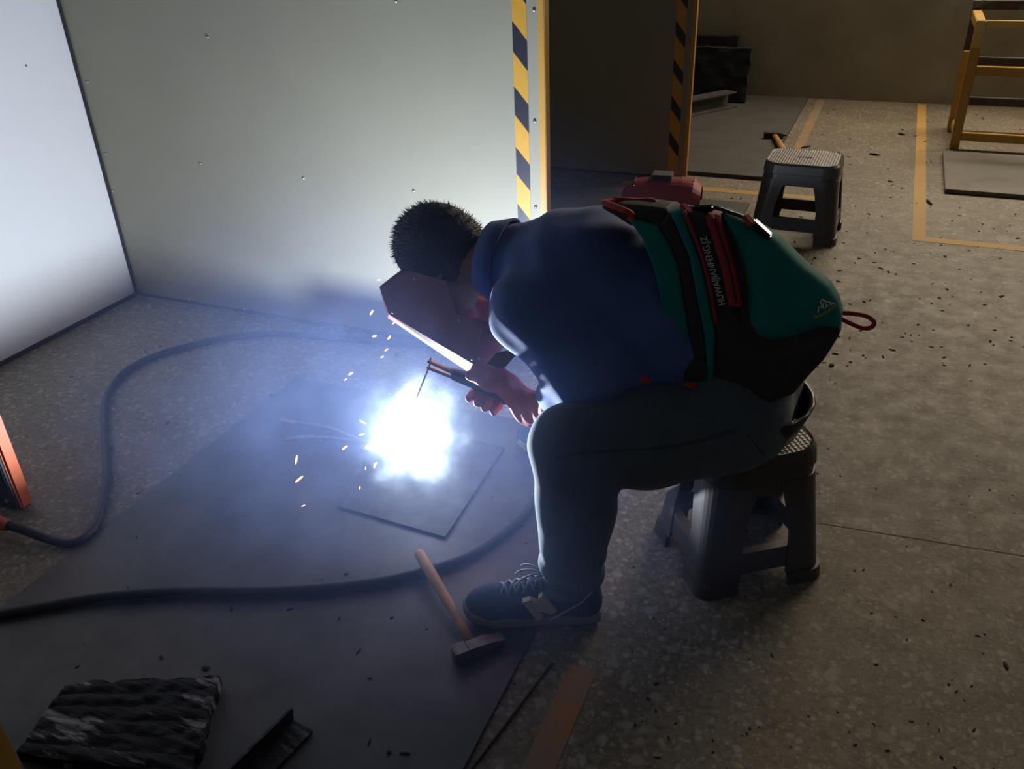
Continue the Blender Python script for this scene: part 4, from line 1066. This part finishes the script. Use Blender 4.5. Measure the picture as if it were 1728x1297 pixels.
def pillow(name, px, m, y0=YK, y1=1.825, rnd=0.012, far=0.115, n=72, yref=None, smooth=True, h=0.0036, wob=0.0):
    """soft slab: side outline rounded on the near side and falling away on the far side"""
    yref = YK + 0.015 if yref is None else yref
    pts = [D(x, y, yref) for x, y in px]; pts = np.array([(p.x, p.z) for p in pts], np.float32)
    lo = (pts[:, 0].min() - 0.02, y0 - 0.02, pts[:, 1].min() - 0.02 - far); hi = (pts[:, 0].max() + 0.02, y1 + 0.02, pts[:, 1].max() + 0.02)
    G, o_ = grid(lo, hi, h); x, y, z = G
    t = np.clip((y - y0 - rnd) / (y1 - y0 - rnd), 0, 1); zz = z + far * (1 - np.sqrt(np.clip(1 - 0.93 * t * t, 0, 1)))
    d2 = np.full(x.shape, 9.0, np.float32); ins = np.zeros(x.shape, bool)
    for i in range(len(pts)):
        ax_, az_ = pts[i]; bx_, bz_ = pts[(i + 1) % len(pts)]; ex, ez = bx_ - ax_, bz_ - az_
        wx, wz = x - ax_, zz - az_; q = np.clip((wx * ex + wz * ez) / max(1e-9, ex * ex + ez * ez), 0, 1)
        d2 = np.minimum(d2, (wx - ex * q) ** 2 + (wz - ez * q) ** 2)
        if abs(ez) > 1e-9: ins ^= ((az_ > zz) != (bz_ > zz)) & (x < ax_ + (zz - az_) * ex / ez)
    d2 = np.sqrt(d2) * np.where(ins, -1, 1)
    wy = np.maximum(y0 - y, y - y1); a_ = d2 + rnd; b_ = wy + rnd
    F = np.minimum(np.maximum(a_, b_), 0) + np.sqrt(np.maximum(a_, 0) ** 2 + np.maximum(b_, 0) ** 2) - rnd
    if wob: F = F + wob * np.sin(38 * x + 20 * z) * np.sin(27 * z - 14 * x + 1.0)
    return kp(sdf_obj(name, F, o_, h, m))
c0 = [(1062, 366), (1085, 400), (1105, 450), (1118, 510), (1130, 570), (1145, 620), (1160, 655)]
c1 = [(1112, 380), (1131, 410), (1147, 450), (1156, 510), (1165, 570), (1170, 610), (1165, 655)]
c2 = [(1132, 356), (1146, 385), (1165, 430), (1176, 490), (1190, 560), (1194, 610), (1183, 655)]
c3 = [(1154, 351), (1166, 385), (1186, 440), (1200, 500), (1209, 560), (1206, 620), (1197, 662)]
pillow('inner_bag', [(1066, 372), (1100, 450), (1122, 560), (1160, 652), (1200, 660), (1290, 682), (1385, 605), (1412, 565), (1405, 515), (1350, 462), (1300, 415), (1250, 384), (1190, 368), (1130, 362)], M_grey, y0=YK + 0.012, rnd=0.02, n=96)
pillow('side_panel', c0 + c1[::-1], M_teal, rnd=0.008)
pillow('frame_panel', c1 + c2[::-1], M_grey, y0=YK + 0.005, rnd=0.006)
pillow('side_panel', c2 + c3[::-1], M_teal, y0=YK - 0.002, rnd=0.008)
pillow('back_yoke', [(1016, 346), (1045, 362), (1066, 376), (1112, 384), (1134, 360), (1128, 348), (1090, 343), (1050, 340)], M_grey, y0=1.67, y1=1.85, rnd=0.02, far=0.09, yref=1.70)
piping = [hit_ for hit_ in [D(x, y, YK - 0.002) for x, y in ((1154, 356), (1168, 388), (1187, 440), (1201, 500), (1208, 545))]]
kp(obj('piping', tube(catmull(piping, 5), 0.0055, 8, 0.7), M_zip, None, True))
pillow('text_panel', [(1156, 352), (1168, 385), (1188, 440), (1202, 500), (1211, 560), (1212, 600), (1245, 600), (1250, 560), (1240, 513), (1223, 450), (1207, 400), (1195, 361)], M_grey, rnd=0.006)
pillow('zip_band', [(1192, 361), (1205, 400), (1220, 450), (1232, 513), (1254, 513), (1244, 455), (1229, 405), (1214, 363)], M_zip, y0=YK - 0.006, rnd=0.006)
kp(obj('zip', tube(catmull([D(x, y, YK - 0.0075) for x, y in ((1202, 364), (1217, 405), (1232, 455), (1243, 510))], 5), 0.0018, 6), M_black, None, True))
mpk = pillow('main_pocket', [(1215, 363), (1229, 405), (1244, 455), (1254, 513), (1258, 545), (1272, 570), (1300, 583), (1330, 578), (1380, 562), (1419, 560), (1420, 540), (1411, 515), (1395, 492), (1355, 458), (1308, 412), (1260, 380)], M_teal, y0=YK - 0.004, rnd=0.05, wob=0.0022)
pillow('base_panel', [(1197, 600), (1204, 555), (1240, 520), (1258, 545), (1272, 570), (1300, 582), (1330, 577), (1380, 561), (1419, 559), (1416, 572), (1390, 610), (1340, 665), (1290, 688), (1235, 690), (1196, 664)], M_grey, y0=YK + 0.002, rnd=0.03, wob=0.0018)
pillow('seat_panel', [(1150, 615), (1172, 600), (1200, 610), (1200, 660), (1180, 660), (1160, 655)], M_grey, y0=YK - 0.004, rnd=0.010, n=40)
# compression straps and buckles over the top
kp(obj('compression_strap', tube(catmull([D(x, y - 4, 1.69) for x, y in ((1150, 350), (1175, 357), (1205, 354), (1235, 363), (1262, 374), (1285, 391), (1302, 404))], 4), 0.007, 8, 0.5), M_shine, None, True))
kp(obj('buckle', bar(D(1270, 373, 1.685), D(1300, 400, 1.685), 0.022, 0.012, bevel=0.003), M_shine))
kp(obj('buckle', bar(D(1168, 353, 1.685), D(1205, 351, 1.685), 0.020, 0.012, bevel=0.003), M_shine))
for x, y in ((1158, 352), (1264, 371)):
    kp(obj('red_tab', bar(D(x - 7, y - 7, 1.675), D(x + 6, y + 8, 1.665), 0.016, 0.010, bevel=0.002), M_strap))
kp(obj('back_strap', tube(catmull([D(x + 2, y - 2, 1.73) for x, y in ((1300, 402), (1340, 438), (1375, 474), (1400, 492), (1412, 512))], 4), 0.010, 8, 0.5), M_grey, None, True))
# carry handle
def webbing(name, pts, wd, th, m):
    bm = bmesh.new(); P_ = catmull(pts, 6); R_ = []
    for i, p in enumerate(P_):
        t_ = (P_[min(i + 1, len(P_) - 1)] - P_[max(i - 1, 0)]).normalized(); s_ = V((0, 1, 0)) if abs(t_.y) < 0.8 else V((0, 0, 1)); s_ = (s_ - t_ * s_.dot(t_)).normalized(); n_ = t_.cross(s_)
        R_.append([bm.verts.new(p + n_ * a_ * wd / 2 + s_ * b_ * th / 2) for a_, b_ in ((1, 1), (-1, 1), (-1, -1), (1, -1))])
    for a_, b_ in zip(R_, R_[1:]):
        for k in range(4): bm.faces.new((a_[k], a_[(k + 1) % 4], b_[(k + 1) % 4], b_[k]))
    bm.faces.new(R_[0][::-1]); bm.faces.new(R_[-1]); return kp(obj(name, bm, m))
webbing('carry_handle', [D(1062, 372, 1.664), D(1066, 362, 1.655), D(1050, 353, 1.652), D(1021, 341, 1.67), D(1040, 337, 1.71), D(1075, 339, 1.73), D(1101, 339, 1.73), D(1109, 349, 1.725)], 0.012, 0.005, M_strap)
webbing('pull_loop', [D(1414, 527, 1.74), D(1440, 529, 1.738), D(1462, 533, 1.736), D(1475, 543, 1.735), D(1470, 552, 1.735), D(1455, 553, 1.735), D(1435, 545, 1.738), D(1414, 535, 1.74)], 0.009, 0.004, M_strap)
for x, y in ((1089, 641), (1165, 650)):
    kp(obj('red_tab', bar(D(x - 9, y - 4, YK - 0.03 if x > 1100 else 1.60), D(x + 10, y + 3, YK - 0.03 if x > 1100 else 1.60), 0.016, 0.006, bevel=0.001), M_strap))
# logo plate on the yoke
kp(obj('logo_plate', prism([D(x, y, 1.69) for x, y in ((1070, 366), (1078, 360), (1100, 359), (1108, 365), (1100, 373), (1080, 372))], (0, -1, 0), 0.006), M_shine))
def text_obj(name, txt, org, xd, n_, size, width, m, parent_fn, th=0.0006):
    cu = bpy.data.curves.new(name, 'FONT'); cu.body = txt; cu.size = size; cu.extrude = th; cu.align_x = 'LEFT'
    t_ = bpy.data.objects.new(name, cu); C.objects.link(t_); bpy.context.view_layer.update()
    me = bpy.data.meshes.new_from_object(t_.evaluated_get(bpy.context.evaluated_depsgraph_get())); bpy.data.objects.remove(t_)
    xs = [v.co.x for v in me.vertices]; k = width / (max(xs) - min(xs)); xd = xd.normalized(); n_ = n_.normalized(); n_ = (n_ - xd * n_.dot(xd)).normalized(); yd = n_.cross(xd)
    for v in me.vertices: v.co = org + xd * ((v.co.x - min(xs)) * k) + yd * v.co.y + n_ * v.co.z
    return parent_fn(link(name, me, m))
ta, tb = D(1224, 513, YK - 0.003), D(1192, 398, YK - 0.003)
text_obj('lettering', 'HUWAIJIANFENG.JZ', ta, tb - ta, V((0, -1, 0)), 0.0195, (tb - ta).length, M_white, kp)
MB = bvh(mpk); ta, tb = hit(MB, 1375, 537, 0.006), hit(MB, 1410, 516, 0.007); nl = MB.find_nearest((ta + tb) / 2)[1]
slo = text_obj('script_logo', 'Huwaijianfeng', ta, tb - ta, nl, 0.013, (tb - ta).length, M_yprint, kp)
for v in slo.data.vertices:                                     # lay the script on the curved pocket
    q_n = MB.find_nearest(v.co); v.co = q_n[0] + q_n[1] * 0.0015
for pts in (((1380, 527), (1381, 519), (1385, 517), (1387, 521), (1390, 508), (1385, 504), (1395, 509), (1407, 513)), ((1384, 507), (1386, 515), (1389, 519)), ((1392, 510), (1393, 517), (1391, 521), (1396, 514), (1398, 518)), ((1398, 510), (1401, 515), (1403, 514))):
    kp(obj('mountain_logo', tube([hit(MB, x, y, 0.0015) or D(x, y, YK) for x, y in pts], 0.0012, 5), M_white))
